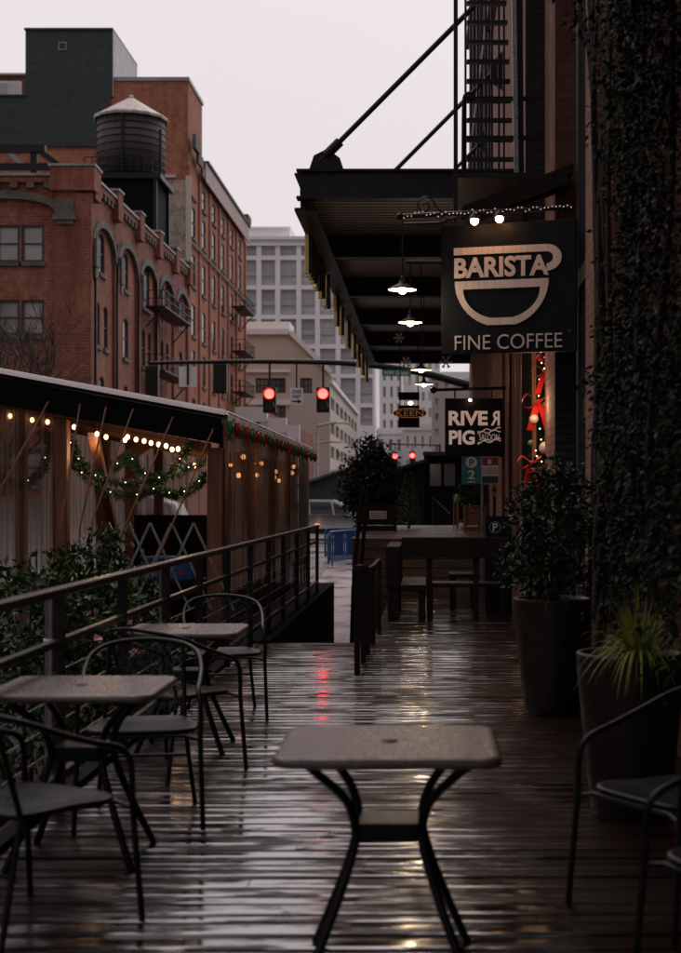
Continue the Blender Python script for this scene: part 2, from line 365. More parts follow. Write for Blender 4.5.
    f = noi(nt, g.outputs['Position'], 1.3, 5); nt.links.new(mixcol(nt, remap(nt, f, .4, .7, 0, .55), t.outputs['Color'], (.12,.1,.1)), b.inputs['Base Color'])
    nt.links.new(remap(nt, f, .35, .65, .45, .14), b.inputs['Roughness']); M['paving'] = m
    # asphalt
    m, nt, b = nodes('wet asphalt'); g = nt.nodes.new('ShaderNodeNewGeometry')
    f = noi(nt, g.outputs['Position'], .5, 5); f2 = noi(nt, g.outputs['Position'], 30, 2)
    nt.links.new(mixcol(nt, f, (.06,.055,.055), (.04,.037,.038)), b.inputs['Base Color'])
    nt.links.new(remap(nt, f, .35, .65, .5, .15), b.inputs['Roughness']); bump(nt, b, f2, .3, .005); M['asphalt'] = m
    # corrugated underside of the canopy
    m, nt, b = nodes('corrugated metal deck'); v = coords(nt)
    w = nt.nodes.new('ShaderNodeTexWave'); w.bands_direction = 'Y'; w.inputs['Scale'].default_value = 1.75; w.inputs['Distortion'].default_value = .1; nt.links.new(v, w.inputs['Vector'])
    nt.links.new(mixcol(nt, w.outputs['Fac'], (.16,.155,.15), (.66,.62,.6)), b.inputs['Base Color']); b.inputs['Roughness'].default_value = .5; b.inputs['Metallic'].default_value = .35; bump(nt, b, w.outputs['Fac'], 1, .05)
    M['corrugated'] = m
    # faded painted wall sign: worn plaster with no readable figure
    m, nt, b = nodes('faded wall painting'); g = nt.nodes.new('ShaderNodeNewGeometry')
    f = noi(nt, g.outputs['Position'], 1.1, 6, .7); f2 = noi(nt, g.outputs['Position'], 3.3, 5, .65)
    c = mixcol(nt, ramp(nt, f, .42, .56), (.46,.36,.23), (.22,.19,.19)); c = mixcol(nt, ramp(nt, f2, .5, .62), c, (.42,.36,.33))
    nt.links.new(c, b.inputs['Base Color']); b.inputs['Roughness'].default_value = .85; M['mural'] = m
_special()

# ------------------------------------------------------------------ facade helpers
class Fac:
    """an upright wall plane: origin, direction along it, outward normal"""
    def __init__(s, o, u, n): s.o = Vector((*o, 0)); s.u = Vector((*u, 0)); s.n = Vector((*n, 0))
    def p(s, u, z, n=0): v = s.o + s.u*u + s.n*n; return Vector((v.x, v.y, z))
    def box(s, m, u0, u1, z0, z1, n0, n1):
        vs = [s.p(u0,z0,n0), s.p(u1,z0,n0), s.p(u1,z0,n1), s.p(u0,z0,n1), s.p(u0,z1,n0), s.p(u1,z1,n0), s.p(u1,z1,n1), s.p(u0,z1,n1)]
        return m.add(vs, [(0,3,2,1),(4,5,6,7),(0,1,5,4),(1,2,6,5),(2,3,7,6),(3,0,4,7)])
    def quad(s, m, u0, u1, z0, z1, n): return m.add([s.p(u0,z0,n), s.p(u1,z0,n), s.p(u1,z1,n), s.p(u0,z1,n)], [(0,1,2,3)])
    def wall(s, m, u0, u1, z0, z1, holes, depth=.28):
        us = sorted({u0, u1, *[h[0] for h in holes], *[h[1] for h in holes]}); us = [u for u in us if u0 <= u <= u1]
        zs = sorted({z0, z1, *[h[2] for h in holes], *[h[3] for h in holes]}); zs = [z for z in zs if z0 <= z <= z1]
        for i in range(len(us)-1):
            for j in range(len(zs)-1):
                uc, zc = (us[i]+us[i+1])/2, (zs[j]+zs[j+1])/2
                if any(h[0] < uc < h[1] and h[2] < zc < h[3] for h in holes): continue
                s.quad(m, us[i], us[i+1], zs[j], zs[j+1], 0)
        for h in holes:
            a, b, c, d = h[:4]
            m.add([s.p(a,c,0),s.p(b,c,0),s.p(b,d,0),s.p(a,d,0),s.p(a,c,-depth),s.p(b,c,-depth),s.p(b,d,-depth),s.p(a,d,-depth)],
                  [(0,1,5,4),(1,2,6,5),(2,3,7,6),(3,0,4,7)])
            if len(h) > 4 and h[4] > 0:        # arched head: fill the corners of the opening
                rise = h[4]; n = 8; cc = (a+b)/2; hw = (b-a)/2
                for sd in (-1, 1):
                    for k in range(n):
                        t0, t1 = k/n, (k+1)/n
                        e0 = cc + sd*hw*t0; e1 = cc + sd*hw*t1
                        y0 = d - rise*(1-math.sqrt(max(0,1-t0*t0))); y1 = d - rise*(1-math.sqrt(max(0,1-t1*t1)))
                        m.add([s.p(e0,y0,-.002), s.p(e1,y1,-.002), s.p(e1,d,-.002), s.p(e0,d,-.002)], [(0,1,2,3)])
                        m.add([s.p(e0,y0,-.002), s.p(e1,y1,-.002), s.p(e1,y1,-depth), s.p(e0,y0,-depth)], [(0,1,2,3)])
        return m
    def arch(s, m, uc, hw, zs, rise, th, n0, n1, n=12):
        for k in range(n):
            q = []
            for t in (k/n, (k+1)/n):
                a = math.pi * t
                q.append((uc - hw*math.cos(a), zs + rise*math.sin(a), uc - (hw+th)*math.cos(a), zs + (rise+th)*math.sin(a)))
            (a0,b0,a1,b1), (c0,d0,c1,d1) = q
            vs = [s.p(a0,b0,n0),s.p(c0,d0,n0),s.p(c1,d1,n0),s.p(a1,b1,n0),s.p(a0,b0,n1),s.p(c0,d0,n1),s.p(c1,d1,n1),s.p(a1,b1,n1)]
            m.add(vs, [(0,3,2,1),(4,5,6,7),(0,1,5,4),(1,2,6,5),(2,3,7,6),(3,0,4,7)])
        return m
    def window(s, parent, h, fm, pm, cols=1, rows=2, depth=.24, t=.09, name='window', sill=None):
        a, b, c, d = h[:4]; m = MB(); n0, n1 = -depth, -depth+.1
        s.box(m, a, a+t, c, d, n0, n1); s.box(m, b-t, b, c, d, n0, n1); s.box(m, a+t, b-t, c, c+t, n0, n1); s.box(m, a+t, b-t, d-t, d, n0, n1)
        for i in range(1, cols):
            u = a + (b-a)*i/cols; s.box(m, u-t*.4, u+t*.4, c+t, d-t, n0, n1-.01)
        for j in range(1, rows):
            z = c + (d-c)*j/rows; s.box(m, a+t, b-t, z-t*.35, z+t*.35, n0, n1-.02)
        f = m.build(name, fm, parent)
        if sill is not None:
            sm = MB(); s.box(sm,a-.11,b+.11,c-.22,c-.002,.003,.14); sm.build('sill', sill, f)
        q = MB(); s.quad(q, a+t*.5, b-t*.5, c+t*.5, d-t*.5, -depth+.03); q.build('pane', pm, f)
        return f
# ================================================================== SETTING
WALL = 1.45
def gz(d):                                   # street level: falls below the dock here, climbs gently away
    pts = [(-60,-1.12),(26,-1.12),(42,-.62),(77,-.30),(150,-.1),(800,-.1)]
    for (a, za), (b, zb) in zip(pts, pts[1:]):
        if d <= b: return za + (zb-za)*max(0,(d-a))/(b-a)
    return -.1
ys = [-60,0,10,20,26,30,34,38,42,50,60,77,100,150,250,800]
m = MB()
for a, b in zip(ys, ys[1:]):
    m.add([(-700,a,gz(a)),(700,a,gz(a)),(700,b,gz(b)),(-700,b,gz(b))], [(0,1,2,3)])
tag(m.build('street', M['asphalt']), kind='structure')
m = MB(); sy = [14.9,20,26,30,34,38,42]
for a, b in zip(sy, sy[1:]):
    za, zb = gz(a)+.12, gz(b)+.12
    m.add([(-2.9,a,za),(-.45,a,za),(-.45,b,zb),(-2.9,b,zb),(-2.9,a,za-.2),(-2.9,b,zb-.2)], [(0,1,2,3),(0,3,5,4)])
    if a == sy[-2]: pass
tag(m.build('sidewalk', M['paving']), kind='structure')
m = MB(); 
for a, b in zip(sy, sy[1:]):
    za, zb = gz(a)+.125, gz(b)+.125
    m.add([(-3.06,a,za),(-2.9,a,za),(-2.9,b,zb),(-3.06,b,zb),(-3.06,a,za-.2),(-3.06,b,zb-.2)], [(0,1,2,3),(0,3,5,4)])
tag(m.build('kerb', M['concrete']), kind='structure')
# deck boards, each a cupped and slightly tilted plank
m = MB(); y = -1.6
while y < 21.9:
    w = random.choice((.088,.095,.12,.135,.14,.145)); gap = random.uniform(.004,.011)
    x0 = -1.80; x1 = 1.9
    if y > 14.6: x0 = -.56 + random.uniform(-.01,.01)
    tilt = random.gauss(0,.013); dz = random.gauss(0,.0016); nx = 14
    joints = [x0, x1]
    if random.random() < .3: joints = [x0, random.uniform(-1.2, .9) if x0 < -1 else random.uniform(-.2,.9), x1]
    for ja, jb in zip(joints, joints[1:]):
        tl = tilt + random.gauss(0,.0012); dzz = dz + random.gauss(0,.0008)
        vs = []; ph = random.uniform(0,50); cup = random.uniform(-.0022,.0020)
        for i in range(nx+1):
            x = ja + .002 + (jb - ja - .004)*i/nx
            tw = tl + noise.noise((x*.9+ph, ph, 0))*.009
            for t in (-1,-.94,-.5,0,.5,.94,1):
                zz = dzz + tw*t*w/2 + cup*(t*t-.4) + noise.noise((x*2.1, ph+t, 3))*.0009 - (.004 if abs(t) == 1 else 0)
                vs.append((x, y + w/2 + t*w/2, zz))
            vs.append((x, y+w, -.035)); vs.append((x, y, -.035))
        fs = []
        for i in range(nx):
            for k in range(9):
                k2 = (k+1) % 9; fs.append((i*9+k, (i+1)*9+k, (i+1)*9+k2, i*9+k2))
        m.add(vs, fs, True); m.add(vs[:9], [tuple(range(9))]); m.add(vs[-9:], [tuple(range(9))[::-1]])
    y += w + gap
tag(m.build('deck', M['deck']), kind='structure')
m = MB(); m.box(-1.86,1.95,-1.7,14.66,-1.3,-.045); m.box(-.60,1.95,14.68,21.95,-1.3,-.045)
tag(m.build('dock_base', M['timber_dark']), kind='structure')
m = MB(); m.box(-2.18,-1.64,14.69,24.8,-1.3,.02); m.box(-1.88,-1.80,-1.7,14.65,-.04,.035)
tag(m.build('dock_kerb', M['fascia']), kind='structure')
# steps down to the pavement beside the dock
m = MB()
for i in range(5):
    m.box(-1.62,-.62,14.70+i*.3,15.0+i*.3-.004,-1.05,-.20-.19*i)
tag(m.build('dock_steps', M['timber_dark']), kind='structure')
# raised platform with plank front
m = MB(); z0 = -.02
for i in range(6):
    zb = z0 + i*.146; m.box(-1.18,1.95,22.0+random.uniform(0,.012),22.05,zb,zb+.132)
for i in range(70):
    yy = 22.0 + i*.15; m.box(-1.2,1.95,yy,yy+.142,.835+random.gauss(0,.002),.875+random.gauss(0,.002))
m.box(-1.16,1.95,22.06,32.4,-1.3,.83)
tag(m.build('platform', M['plank']), kind='structure')

# ================================================================== RAILING
rail = thing('metal_railing', 'long black metal railing along the left edge of the wet deck', 'railing', (-1.75, 5, 0))
def rz(y): return 1.062 + 0*y
m = MB(); m.box(-1.785,-1.72,-1.5,22.5,1.035,1.078); m.build('top_rail', M['iron'], rail, .008)
m = MB(); m.box(-1.772,-1.732,-1.5,22.5,.80,.835); m.build('middle_rail', M['iron'], rail, .005)
m = MB(); m.box(-1.772,-1.732,-1.5,22.5,.16,.20); m.build('bottom_rail', M['iron'], rail, .005)
for yp in (3.9,5.3,6.75,8.15,9.5,10.9,12.4,14.0,15.6,17.2,19.0,20.8,22.45):
    m = MB(); m.box(-1.78,-1.73,yp-.025,yp+.025,.02,1.034); m.build('post', M['iron'], rail)
m = MB()
for yy in (.32,.44,.56,.68): m.tube([(-1.752,-1.5,yy),(-1.752,22.45,yy)], .004, 5)
m.build('cable', M['steel'], rail)

# steel pipe posts behind the railing
for px, d, zt, lab in ((51.5, 7.45, 1.02, 'grey steel pipe with a band, behind the table cut by the left edge'),
                       (164, 10.2, 1.0, 'grey steel pipe further along the railing, behind the second table')):
    t = thing('pipe_post', lab, 'post', (X(px, d), d, -1.0), 0, 'pipes outside the railing')
    m = MB(); m.tube([(0,0,-.12),(0,0,1.0+zt)], .036, 14); m.build('pipe', M['steel'], t, local=True)
    m = MB(); m.lathe([(.037,-.012),(.043,-.012),(.043,.012),(.037,.012)], (0,0,1.75), 14); m.build('clamp_band', M['white'], t, local=True)

# short baluster rail beside the steps
t = thing('stair_balustrade', 'short dark wooden balustrade of five uprights beside the gap in the deck', 'balustrade', (-.6,12.2,0))
rx = lambda y: -.605 + (y-12.1)*.018
tops = []
for yy, h in ((12.12,.89),(12.95,.86),(13.6,.80),(14.5,.78),(15.7,.80)):
    m = MB(); m.box(rx(yy)-.024,rx(yy)+.024,yy-.03,yy+.03,-.03,h); m.build('baluster', M['timber_dark'], t); tops.append((rx(yy),yy,h))
m = MB()
for a, b in zip(tops, tops[1:]): m.bar((a[0],a[1],a[2]+.02), (b[0],b[1],b[2]+.02), .04, .028)
m.build('handrail', M['timber_dark'], t)
# leaning pipe handrail at the platform corner
t = thing('pipe_handrail', 'pair of thin leaning pipes of a handrail at the left corner of the raised platform', 'handrail', (-1.25,21.7,-.9))
for dx, dy in ((0,0),(.09,.25)):
    m = MB(); m.tube([(X(351+dx*60,21.5),21.5+dy,-.95),(X(351+dx*60,21.5)+.03,21.5+dy,.1),(X(361.5,21.5)+dx*.9,21.5+dy,1.62)], .028, 8); m.build('pipe', M['iron'], t)

# ================================================================== BISTRO FURNITURE
def make_table():
    t = thing('bistro_table', '', 'table')
    m = MB(); hw, hd, r = .35, .325, .07; n = 6
    def ring(off, z):
        out = []
        for cx_, cy_, a0 in ((hw-r,hd-r,0),(-hw+r,hd-r,90),(-hw+r,-hd+r,180),(hw-r,-hd+r,270)):
            for k in range(n+1):
                a = R(a0 + 90*k/n); out.append((cx_ + (r+off)*math.cos(a), cy_ + (r+off)*math.sin(a), z))
        return out
    rings = [ring(-.045,.690),ring(-.016,.686),ring(-.003,.690),ring(0,.702),ring(-.003,.714),ring(-.014,.7195),ring(-.03,.7185),ring(-.05,.718)]
    N = len(rings[0]); vs = [v for rr in rings for v in rr]; fs = []
    for i in range(len(rings)-1):
        for k in range(N): fs.append((i*N+k, i*N+(k+1)%N, (i+1)*N+(k+1)%N, (i+1)*N+k))
    m.add(vs, fs, True); m.add(rings[0], [tuple(range(N))[::-1]]); m.add(rings[-1], [tuple(range(N))])
    m.build('tabletop', M['tabletop'], t, local=True)
    m = MB(); m.lathe([(.0001,.0),(.022,.0),(.024,-.003),(.03,-.004)], (0,0,.7225), 16); m.build('umbrella_plug', M['black'], t, local=True)
    for sx in (-1,1):
        for sy in (-1,1):
            pts = spline([(sx*.25,sy*.22,.688),(sx*.22,sy*.20,.655),(sx*.135,sy*.13,.56),(sx*.105,sy*.105,.47),(sx*.11,sy*.11,.40),(sx*.16,sy*.155,.24),(sx*.255,sy*.235,.0)], 5)
            m = MB(); m.tube(pts, .0155, 10); m.build('leg', M['chairpaint'], t, local=True)
    m = MB(); m.box(-.098,.098,-.098,.098,.415,.475); m.build('brace_plate', M['chairpaint'], t, .006, True)
    m = MB()
    m.bar((-.25,-.22,.682),(.25,.22,.682),.025,.014); m.bar((-.25,.22,.668),(.25,-.22,.668),.025,.014); m.build('cross_bar', M['chairpaint'], t, local=True)
    return t
def make_chair():
    t = thing('bistro_chair', '', 'chair')
    hoop = spline([(.275,.235,.50),(.272,.225,.575),(.262,.18,.622),(.268,.06,.655),(.27,-.08,.70),(.245,-.22,.755),(.16,-.315,.79),(0,-.345,.805),
                   (-.16,-.315,.79),(-.245,-.22,.755),(-.27,-.08,.70),(-.268,.06,.655),(-.262,.18,.622),(-.272,.225,.575),(-.275,.235,.50)], 6)
    m = MB(); m.tube(hoop, .0118, 10); m.build('arm_hoop', M['chairpaint'], t, local=True)
    for s in (-1,1):
        m = MB(); m.tube([(s*.275,.235,.505),(s*.272,.24,.40),(s*.285,.275,.0)], .0118, 10); m.build('leg', M['chairpaint'], t, local=True)
        m = MB(); m.tube([(s*.19,-.20,.435),(s*.205,-.25,.25),(s*.235,-.33,.0)], .0112, 10); m.build('leg', M['chairpaint'], t, local=True)
        m = MB(); m.tube([(s*.19,-.20,.435),(s*.185,-.25,.60),(s*.175,-.305,.785)], .011, 8); m.build('back_upright', M['chairpaint'], t, local=True)
    m = MB(); n = 16; prof = []
    out = []
    for k in range(28):
        a = 2*math.pi*k/28; c, s_ = math.cos(a), math.sin(a); e = .45
        out.append((.235*math.copysign(abs(c)**e, c)*(1.08 if s_ > 0 else .9), .225*math.copysign(abs(s_)**e, s_)))
    N = 28
    rings = [[(p[0]*.9,p[1]*.9,.425) for p in out],[(p[0],p[1],.424) for p in out],[(p[0]*1.02,p[1]*1.02,.436) for p in out],[(p[0]*1.0,p[1],.447) for p in out],
             [(p[0]*.94,p[1]*.94,.445) for p in out],[(p[0]*.5,p[1]*.5,.437) for p in out]]
    vs = [v for r_ in rings for v in r_]; fs = []
    for i in range(5):
        for k in range(N): fs.append((i*N+k, i*N+(k+1)%N, (i+1)*N+(k+1)%N, (i+1)*N+k))
    m.add(vs, fs, True); m.add(rings[0], [tuple(range(N))[::-1]]); m.add(rings[-1], [tuple(range(N))])
    m.build('seat', M['chairpaint'], t, local=True)
    m = MB(); vs = []; nu = 14
    top = [(-.17 + .34*i/nu) for i in range(nu+1)]
    for i, x in enumerate(top):
        vs += [(x, -.345 + .36*x*x*3.0*.3 - .0, .79 + .01*(1-abs(x)/.17)), (x*1.04, -.235 + x*x*.5, .47)]
    m.add(vs, [(2*i,2*i+1,2*i+3,2*i+2) for i in range(nu)], True); m.build('back_mesh', M['mesh'], t, local=True)
    m = MB(); m.tube([(-.272,.238,.40),(-.2,.222,.418),(.2,.222,.418),(.272,.238,.40)], .009, 8); m.build('cross_brace', M['chairpaint'], t, local=True); m = MB(); m.tube([(-.205,-.25,.25),(.205,-.25,.25)], .008, 8); m.build('cross_brace', M['chairpaint'], t, local=True)
    return t
tables = [((X(389.5,4.55), 4.56), 0, 'square dark bistro table standing alone in the foreground, nearest the viewer'),
          ((-1.445, 5.93), 0, 'square bistro table cut by the left edge, in front of the steel pipe'),
          ((-1.455, 8.52), 0, 'square bistro table by the railing, second one back from the left foreground')]
proto = make_table()
for i, ((x, y), a, lab) in enumerate(tables):
    o = proto if i == 0 else copy_tree(proto)
    o.location = (x, y, .0); o.rotation_euler.z = R(a); tag(o, lab, 'table', 'bistro tables on the deck')
def front_foot(px, py, side, a):
    d = K*H/(py-CY); f = Matrix.Rotation(R(a), 3, 'Z') @ Vector((.285*side, .275, 0))
    return (X(px, d) - f.x, d - f.y)
chairs = [(142,918, 1,-32,'black bistro chair in the lower left corner, in front of the nearest left table'),
          (203,830,-1,188,'black bistro chair facing the viewer behind the table cut by the left edge'),
          (246,768, 1,-30,'black bistro chair with its back turned, in front of the second table by the railing'),
          (267,720,-1,190,'black bistro chair on the far side of the second table, farthest one along the railing'),
          (568,905, 1,123,'black bistro chair at the right edge beside the smaller planted pot'),
          (632,1000,1,118,'black bistro chair in the dark lower right corner, mostly cut off')]
proto = make_chair()
for i, (px, py, sd, a, lab) in enumerate(chairs):
    o = proto if i == 0 else copy_tree(proto)
    x, y = front_foot(px, py, sd, a); o.location = (x, y, 0); o.rotation_euler.z = R(a); tag(o, lab, 'chair', 'bistro chairs on the deck')

# ================================================================== BENCHES beyond
t = thing('bench', 'dark wooden bench end on, with high back and wet seat, beside the balustrade', 'bench', (-.3,18.2,0))
m = MB(); m.box(X(386,17.3),X(386,17.3)+.17,17.3,19.1,.40,.91); m.build('backrest', M['timber_dark'], t, .01)
m = MB(); m.box(X(386,17.3)+.175,X(426,17.4),17.3,19.1,.36,.44); m.build('seat', M['timber_dark'], t, .008)
for yy in (17.34,19.0):
    m = MB(); m.box(X(386,17.3)+.02,X(386,17.3)+.15,yy,yy+.1,0,.40); m.build('leg', M['timber_dark'], t)
    m = MB(); m.box(X(418.5,17.4),X(425.5,17.4),yy,yy+.1,0,.36); m.build('leg', M['timber_dark'], t)
t = thing('bench', 'dark wooden bench seen from behind, one wide plank on posts before the raised platform', 'bench', (.4,17.5,0))
m = MB(); m.box(X(401.5,17.36),X(507,17.36),17.34,17.41,.77,1.02); m.build('backrest', M['timber_dark'], t, .01)
for px in (429.5, 476, 503):
    m = MB(); m.box(X(px-2.8,17.45),X(px+2.8,17.45),17.42,17.5,0,1.0); m.build('post', M['timber_dark'], t)
m = MB(); m.box(X(427,17.6),X(507,17.6),17.52,18.0,.40,.45); m.build('seat', M['timber_dark'], t, .008)
for px in (430, 500):
    m = MB(); m.box(X(px-3,17.9),X(px+3,17.9),17.9,17.98,0,.40); m.build('leg', M['timber_dark'], t)
t = thing('stool', 'low dark slatted stool with square legs under the wide bench plank', 'stool', (.45,19.1,0))
m = MB(); m.box(X(449,19.1),X(480,19.1),18.9,19.5,.43,.49); m.build('seat', M['timber_dark'], t, .008)
for px in (453, 474):
    for yy in (18.95,19.4):
        m = MB(); m.box(X(px-3,19.1),X(px+3,19.1),yy,yy+.08,0,.43); m.build('leg', M['timber_dark'], t)

# ================================================================== POTS AND PLANTS
def leafball(m, c, rad, n, ln, wd, shell=.55, seed=0, hang=0.0, lump=.35):
    rnd = random.Random(seed); c = Vector(c)
    lumps = [Vector((rnd.gauss(0,1),rnd.gauss(0,1),rnd.gauss(0,1))).normalized() for _ in range(9)]
    lr = [rnd.uniform(-lump, lump*.8) for _ in lumps]
    for _ in range(n):
        v = Vector((rnd.gauss(0,1),rnd.gauss(0,1),rnd.gauss(0,1))).normalized()
        s = 1 + sum(r_ * max(0, v.dot(l))**4 for r_, l in zip(lr, lumps)) + rnd.gauss(0,.06)
        r_ = (shell + (1-shell)*rnd.random()**.6) * s
        p = c + Vector((v.x*rad[0], v.y*rad[1], v.z*rad[2])) * r_
        d = (v*.6 + Vector((rnd.gauss(0,.6),rnd.gauss(0,.6),rnd.gauss(0,.6)-hang)))
        m.leaf(p, d, ln*rnd.uniform(.6,1.25), wd*rnd.uniform(.7,1.2), Vector((rnd.gauss(0,1),rnd.gauss(0,1),rnd.gauss(0,1)+.6)))
def stems(m, base, tips, r0, seed=0):
    rnd = random.Random(seed)
    for tp in tips:
        a = Vector(base); b = Vector(tp); mid = a.lerp(b,.5) + Vector((rnd.gauss(0,.05),rnd.gauss(0,.05),0))*(b-a).length
        m.tube(spline([a,mid,b],5), [r0*(1-.7*i/10) for i in range(11)], 6)
def tuft(m, base, n, ln, seed, spread=1.0):
    rnd = random.Random(seed); b = Vector(base)
    for _ in range(n):
        a = rnd.uniform(0,2*math.pi); l = ln*rnd.uniform(.55,1.15); out = Vector((math.cos(a),math.sin(a),0)); sp = rnd.uniform(.25,1)*spread
        p0 = b + out*rnd.uniform(0,.05); w = out.cross(Vector((0,0,1)))*rnd.uniform(.003,.0055)
        pts = []
        for k in range(7):
            t_ = k/6; pts.append(p0 + out*l*sp*t_*.8 + Vector((0,0,l*(t_*1.0*(1.15-sp*.45) - sp*1.05*t_*t_))))
        vs = []
        for k, p in enumerate(pts): f = 1 - (k/6)**2; vs += [p - w*f, p + w*f]
        m.add(vs, [(2*k,2*k+1,2*k+3,2*k+2) for k in range(6)], True)
def pot(name, lab, x, y, rt, rb, h):
    t = thing(name, lab, 'planter', (x,y,0), 0, 'round clay pots by the wall')
    prof = [(.001,.0),(rb*.96,0),(rb,.02),(rb+(rt-rb)*.45,h*.4),(rt*.985,h*.86),(rt,h-.03),(rt*1.01,h-.01),(rt*.995,h),(rt*.9,h),(rt*.88,h-.05)]
    m = MB(); m.lathe(prof, n=40); m.build('body', M['pot'], t, local=True)
    m = MB(); m.lathe([(rt*.885,h-.055),(rt*.5,h-.035),(.001,h-.03)], n=24); m.build('soil', M['soil'], t, local=True)
    return t
pot('plant_pot', 'larger brown clay pot with a leafy shrub, farther along the wall', X(556,9.7), 9.95, .275, .20, .80)
pot('plant_pot', 'brown clay pot with spiky yellow green grass, close to the right edge', .96, 6.72, .255, .185, .77)
t = thing('potted_shrub', 'dark leafy shrub growing from the larger clay pot in front of the sign wall', 'shrub', (X(556,9.7),9.95,.76))
m = MB(); stems(m, (X(556,9.7),9.95,.76), [(X(556,9.7)+dx,9.95+dy,z) for dx,dy,z in ((-.2,.05,1.3),(.05,-.1,1.5),(.18,.1,1.35),(-.05,.1,1.55),(-.1,-.15,1.2))], .012, 3); m.build('stem', M['bark'], t)
m = MB(); x0 = X(553,9.9)
leafball(m, (x0,9.9,1.28),(.35,.32,.42),2000,.055,.03,.2,4); leafball(m, (x0-.10,9.85,1.0),(.28,.26,.2),520,.055,.03,.2,5,.3); leafball(m, (x0+.05,9.95,1.62),(.22,.2,.2),520,.05,.028,.2,6)
leafball(m, (x0-.30,9.7,1.08),(.12,.12,.22),150,.05,.028,.2,16)
m.build('foliage', M['leaf_shrub'], t)
t = thing('grass_tuft', 'small tuft of arching grass spilling from the rim of the larger clay pot', 'grass plant', (X(553,9.7),9.78,.79))
m = MB(); tuft(m, (X(553,9.7),9.76,.77), 90, .27, 8, .95); m.build('blades', M['leaf'], t)
t = thing('grass_tuft', 'bright yellow green tuft of long arching grass in the pot at right', 'grass plant', (.95,6.62,.75))
m = MB(); tuft(m, (.985,6.6,.74), 360, .45, 9, .97); m.build('blades', M['grass'], t)

# shrubs outside the railing, left
for i, (c, rad, n, lab) in enumerate((((X(30,10.5),10.5,.55),(.95,.6,.62),2300,'leafy green shrub behind the railing at the left edge'),
                                       ((X(100,11.6),11.6,.45),(.62,.5,.72),1500,'sparse green shrub behind the railing, in front of the tent post'),
                                       ((X(150,11.0),11.0,.12),(.5,.45,.5),900,'low shrub with a few pinkish dead leaves behind the second table'))):
    t = thing('shrub', lab, 'shrub', (c[0],c[1],-1.0), 0, 'shrubs outside the railing')
    m = MB(); stems(m, (c[0],c[1],-1.1), [(c[0]+dx*rad[0],c[1]+dy*rad[1],c[2]+dz*rad[2]) for dx,dy,dz in ((-.6,.1,.3),(.1,-.4,.6),(.6,.3,.5),(0,.3,.9),(-.3,-.3,.1))], .02, i); m.build('stem', M['bark'], t)
    m = MB(); leafball(m, c, rad, n, .085, .045, .25, 20+i); leafball(m, (c[0]+.1,c[1],c[2]-.75), (rad[0]*.9,rad[1],.6), n//2, .085,.045,.2,30+i)
    if i == 1:
        for k, (dx, dz) in enumerate(((-.1,.5),(.12,.62),(-.2,.75),(.05,.9))): leafball(m, (c[0]+dx,c[1],c[2]+dz*.8),(.16,.14,.12),90,.075,.035,.1,60+k)
    m.build('foliage', M['leaf'], t)
    if i == 2:
        m = MB(); leafball(m, (X(126,9.9),9.9,.5),(.28,.1,.16),26,.11,.075,.2,71); m.build('dead_leaves', mat('pinkish dead leaves',(.42,.2,.15),.6,(.3,.13,.1)), t)

# ================================================================== TENT PAVILION
tent = thing('tent_pavilion', 'timber framed dining tent with black fascia and clear rippled plastic walls beside the dock', 'tent', (-3.5,15.2,-1.1))
D0, D1 = 15.2, 26.5; XR = -2.21; XL = -7.2
def zt(x): return 2.405 + (XR - x)*.187                        # roof falls towards the dock
def quadslab(m, pts, th):
    n = len(pts); vs = [Vector(p) for p in pts] + [Vector(p) - Vector((0,0,th)) for p in pts]
    m.add(vs, [tuple(range(n)), tuple(range(n,2*n))[::-1]] + [(i, i+n, (i+1)%n+n, (i+1)%n) for i in range(n)])
m = MB(); quadslab(m, [(XL,D0-.02,zt(XL)),(XR+.03,D0-.02,zt(XR)),(XR+.03,D1,zt(XR)),(XL,D1,zt(XL))], .05); m.build('roof', M['fascia'], tent)
m = MB(); m.prism([(XL,zt(XL)-.055),(XL,zt(XL)-.37),(XR,zt(XR)-.33),(XR,zt(XR)-.055)], 'y', D0-.045, D0-.0); m.build('fascia', M['fascia'], tent)
m = MB(); m.bar((XL,D0-.06,zt(XL)+.01),(XR+.04,D0-.06,zt(XR)+.01),.10,.055); m.build('roof_edge', M['wetedge'], tent); m = MB(); m.bar((XR+.045,D0-.05,zt(XR)+.012),(XR+.045,D1,zt(XR)+.012),.05,.03); m.build('roof_edge', M['wetedge'], tent)
def panel(m, a, b, z0a, z0b, z1a, z1b, n=26, amp=.025):
    a = Vector((a[0],a[1],0)); b = Vector((b[0],b[1],0)); t_ = (b-a).normalized(); nn = Vector((t_.y,-t_.x,0)); vs = []
    for i in range(n+1):
        f = i/n; p = a.lerp(b,f) + nn*amp*noise.noise((f*n*.35+a.x,a.y,0)); q = a.lerp(b,f) + nn*amp*noise.noise((f*n*.35+a.x,a.y,4))
        vs += [(q.x,q.y,z0a+(z0b-z0a)*f),(p.x,p.y,z1a+(z1b-z1a)*f)]
    m.add(vs, [(2*i,2*i+2,2*i+3,2*i+1) for i in range(n)], True)
segs = 5
for i in range(segs):
    a = D0+.1 + (D1-.2-D0)*i/segs; b = D0+.1 + (D1-.2-D0)*(i+1)/segs - .04
    m = MB(); panel(m, (XR+.0,a),(XR+.0,b),-.9,-.9,zt(XR)-.08,zt(XR)-.08); m.build('plastic_panel', M['plastic_side'], tent)
for (pa, pb) in ((-30,46),):
    m = MB(); panel(m, (X(pa,D0),D0+.06),(X(pb+6,D0),D0+.06),-.9,-.9,2.5,2.4); m.build('plastic_panel', M['plastic'], tent)
for i in range(4):
    xa = XL + (XR-XL)*i/4; xb = XL + (XR-XL)*(i+1)/4
    m = MB(); panel(m, (xa,D1-.1),(xb,D1-.1),-.9,-.9,zt(xa)-.3,zt(xb)-.3); m.build('plastic_panel', M['plastic'], tent)
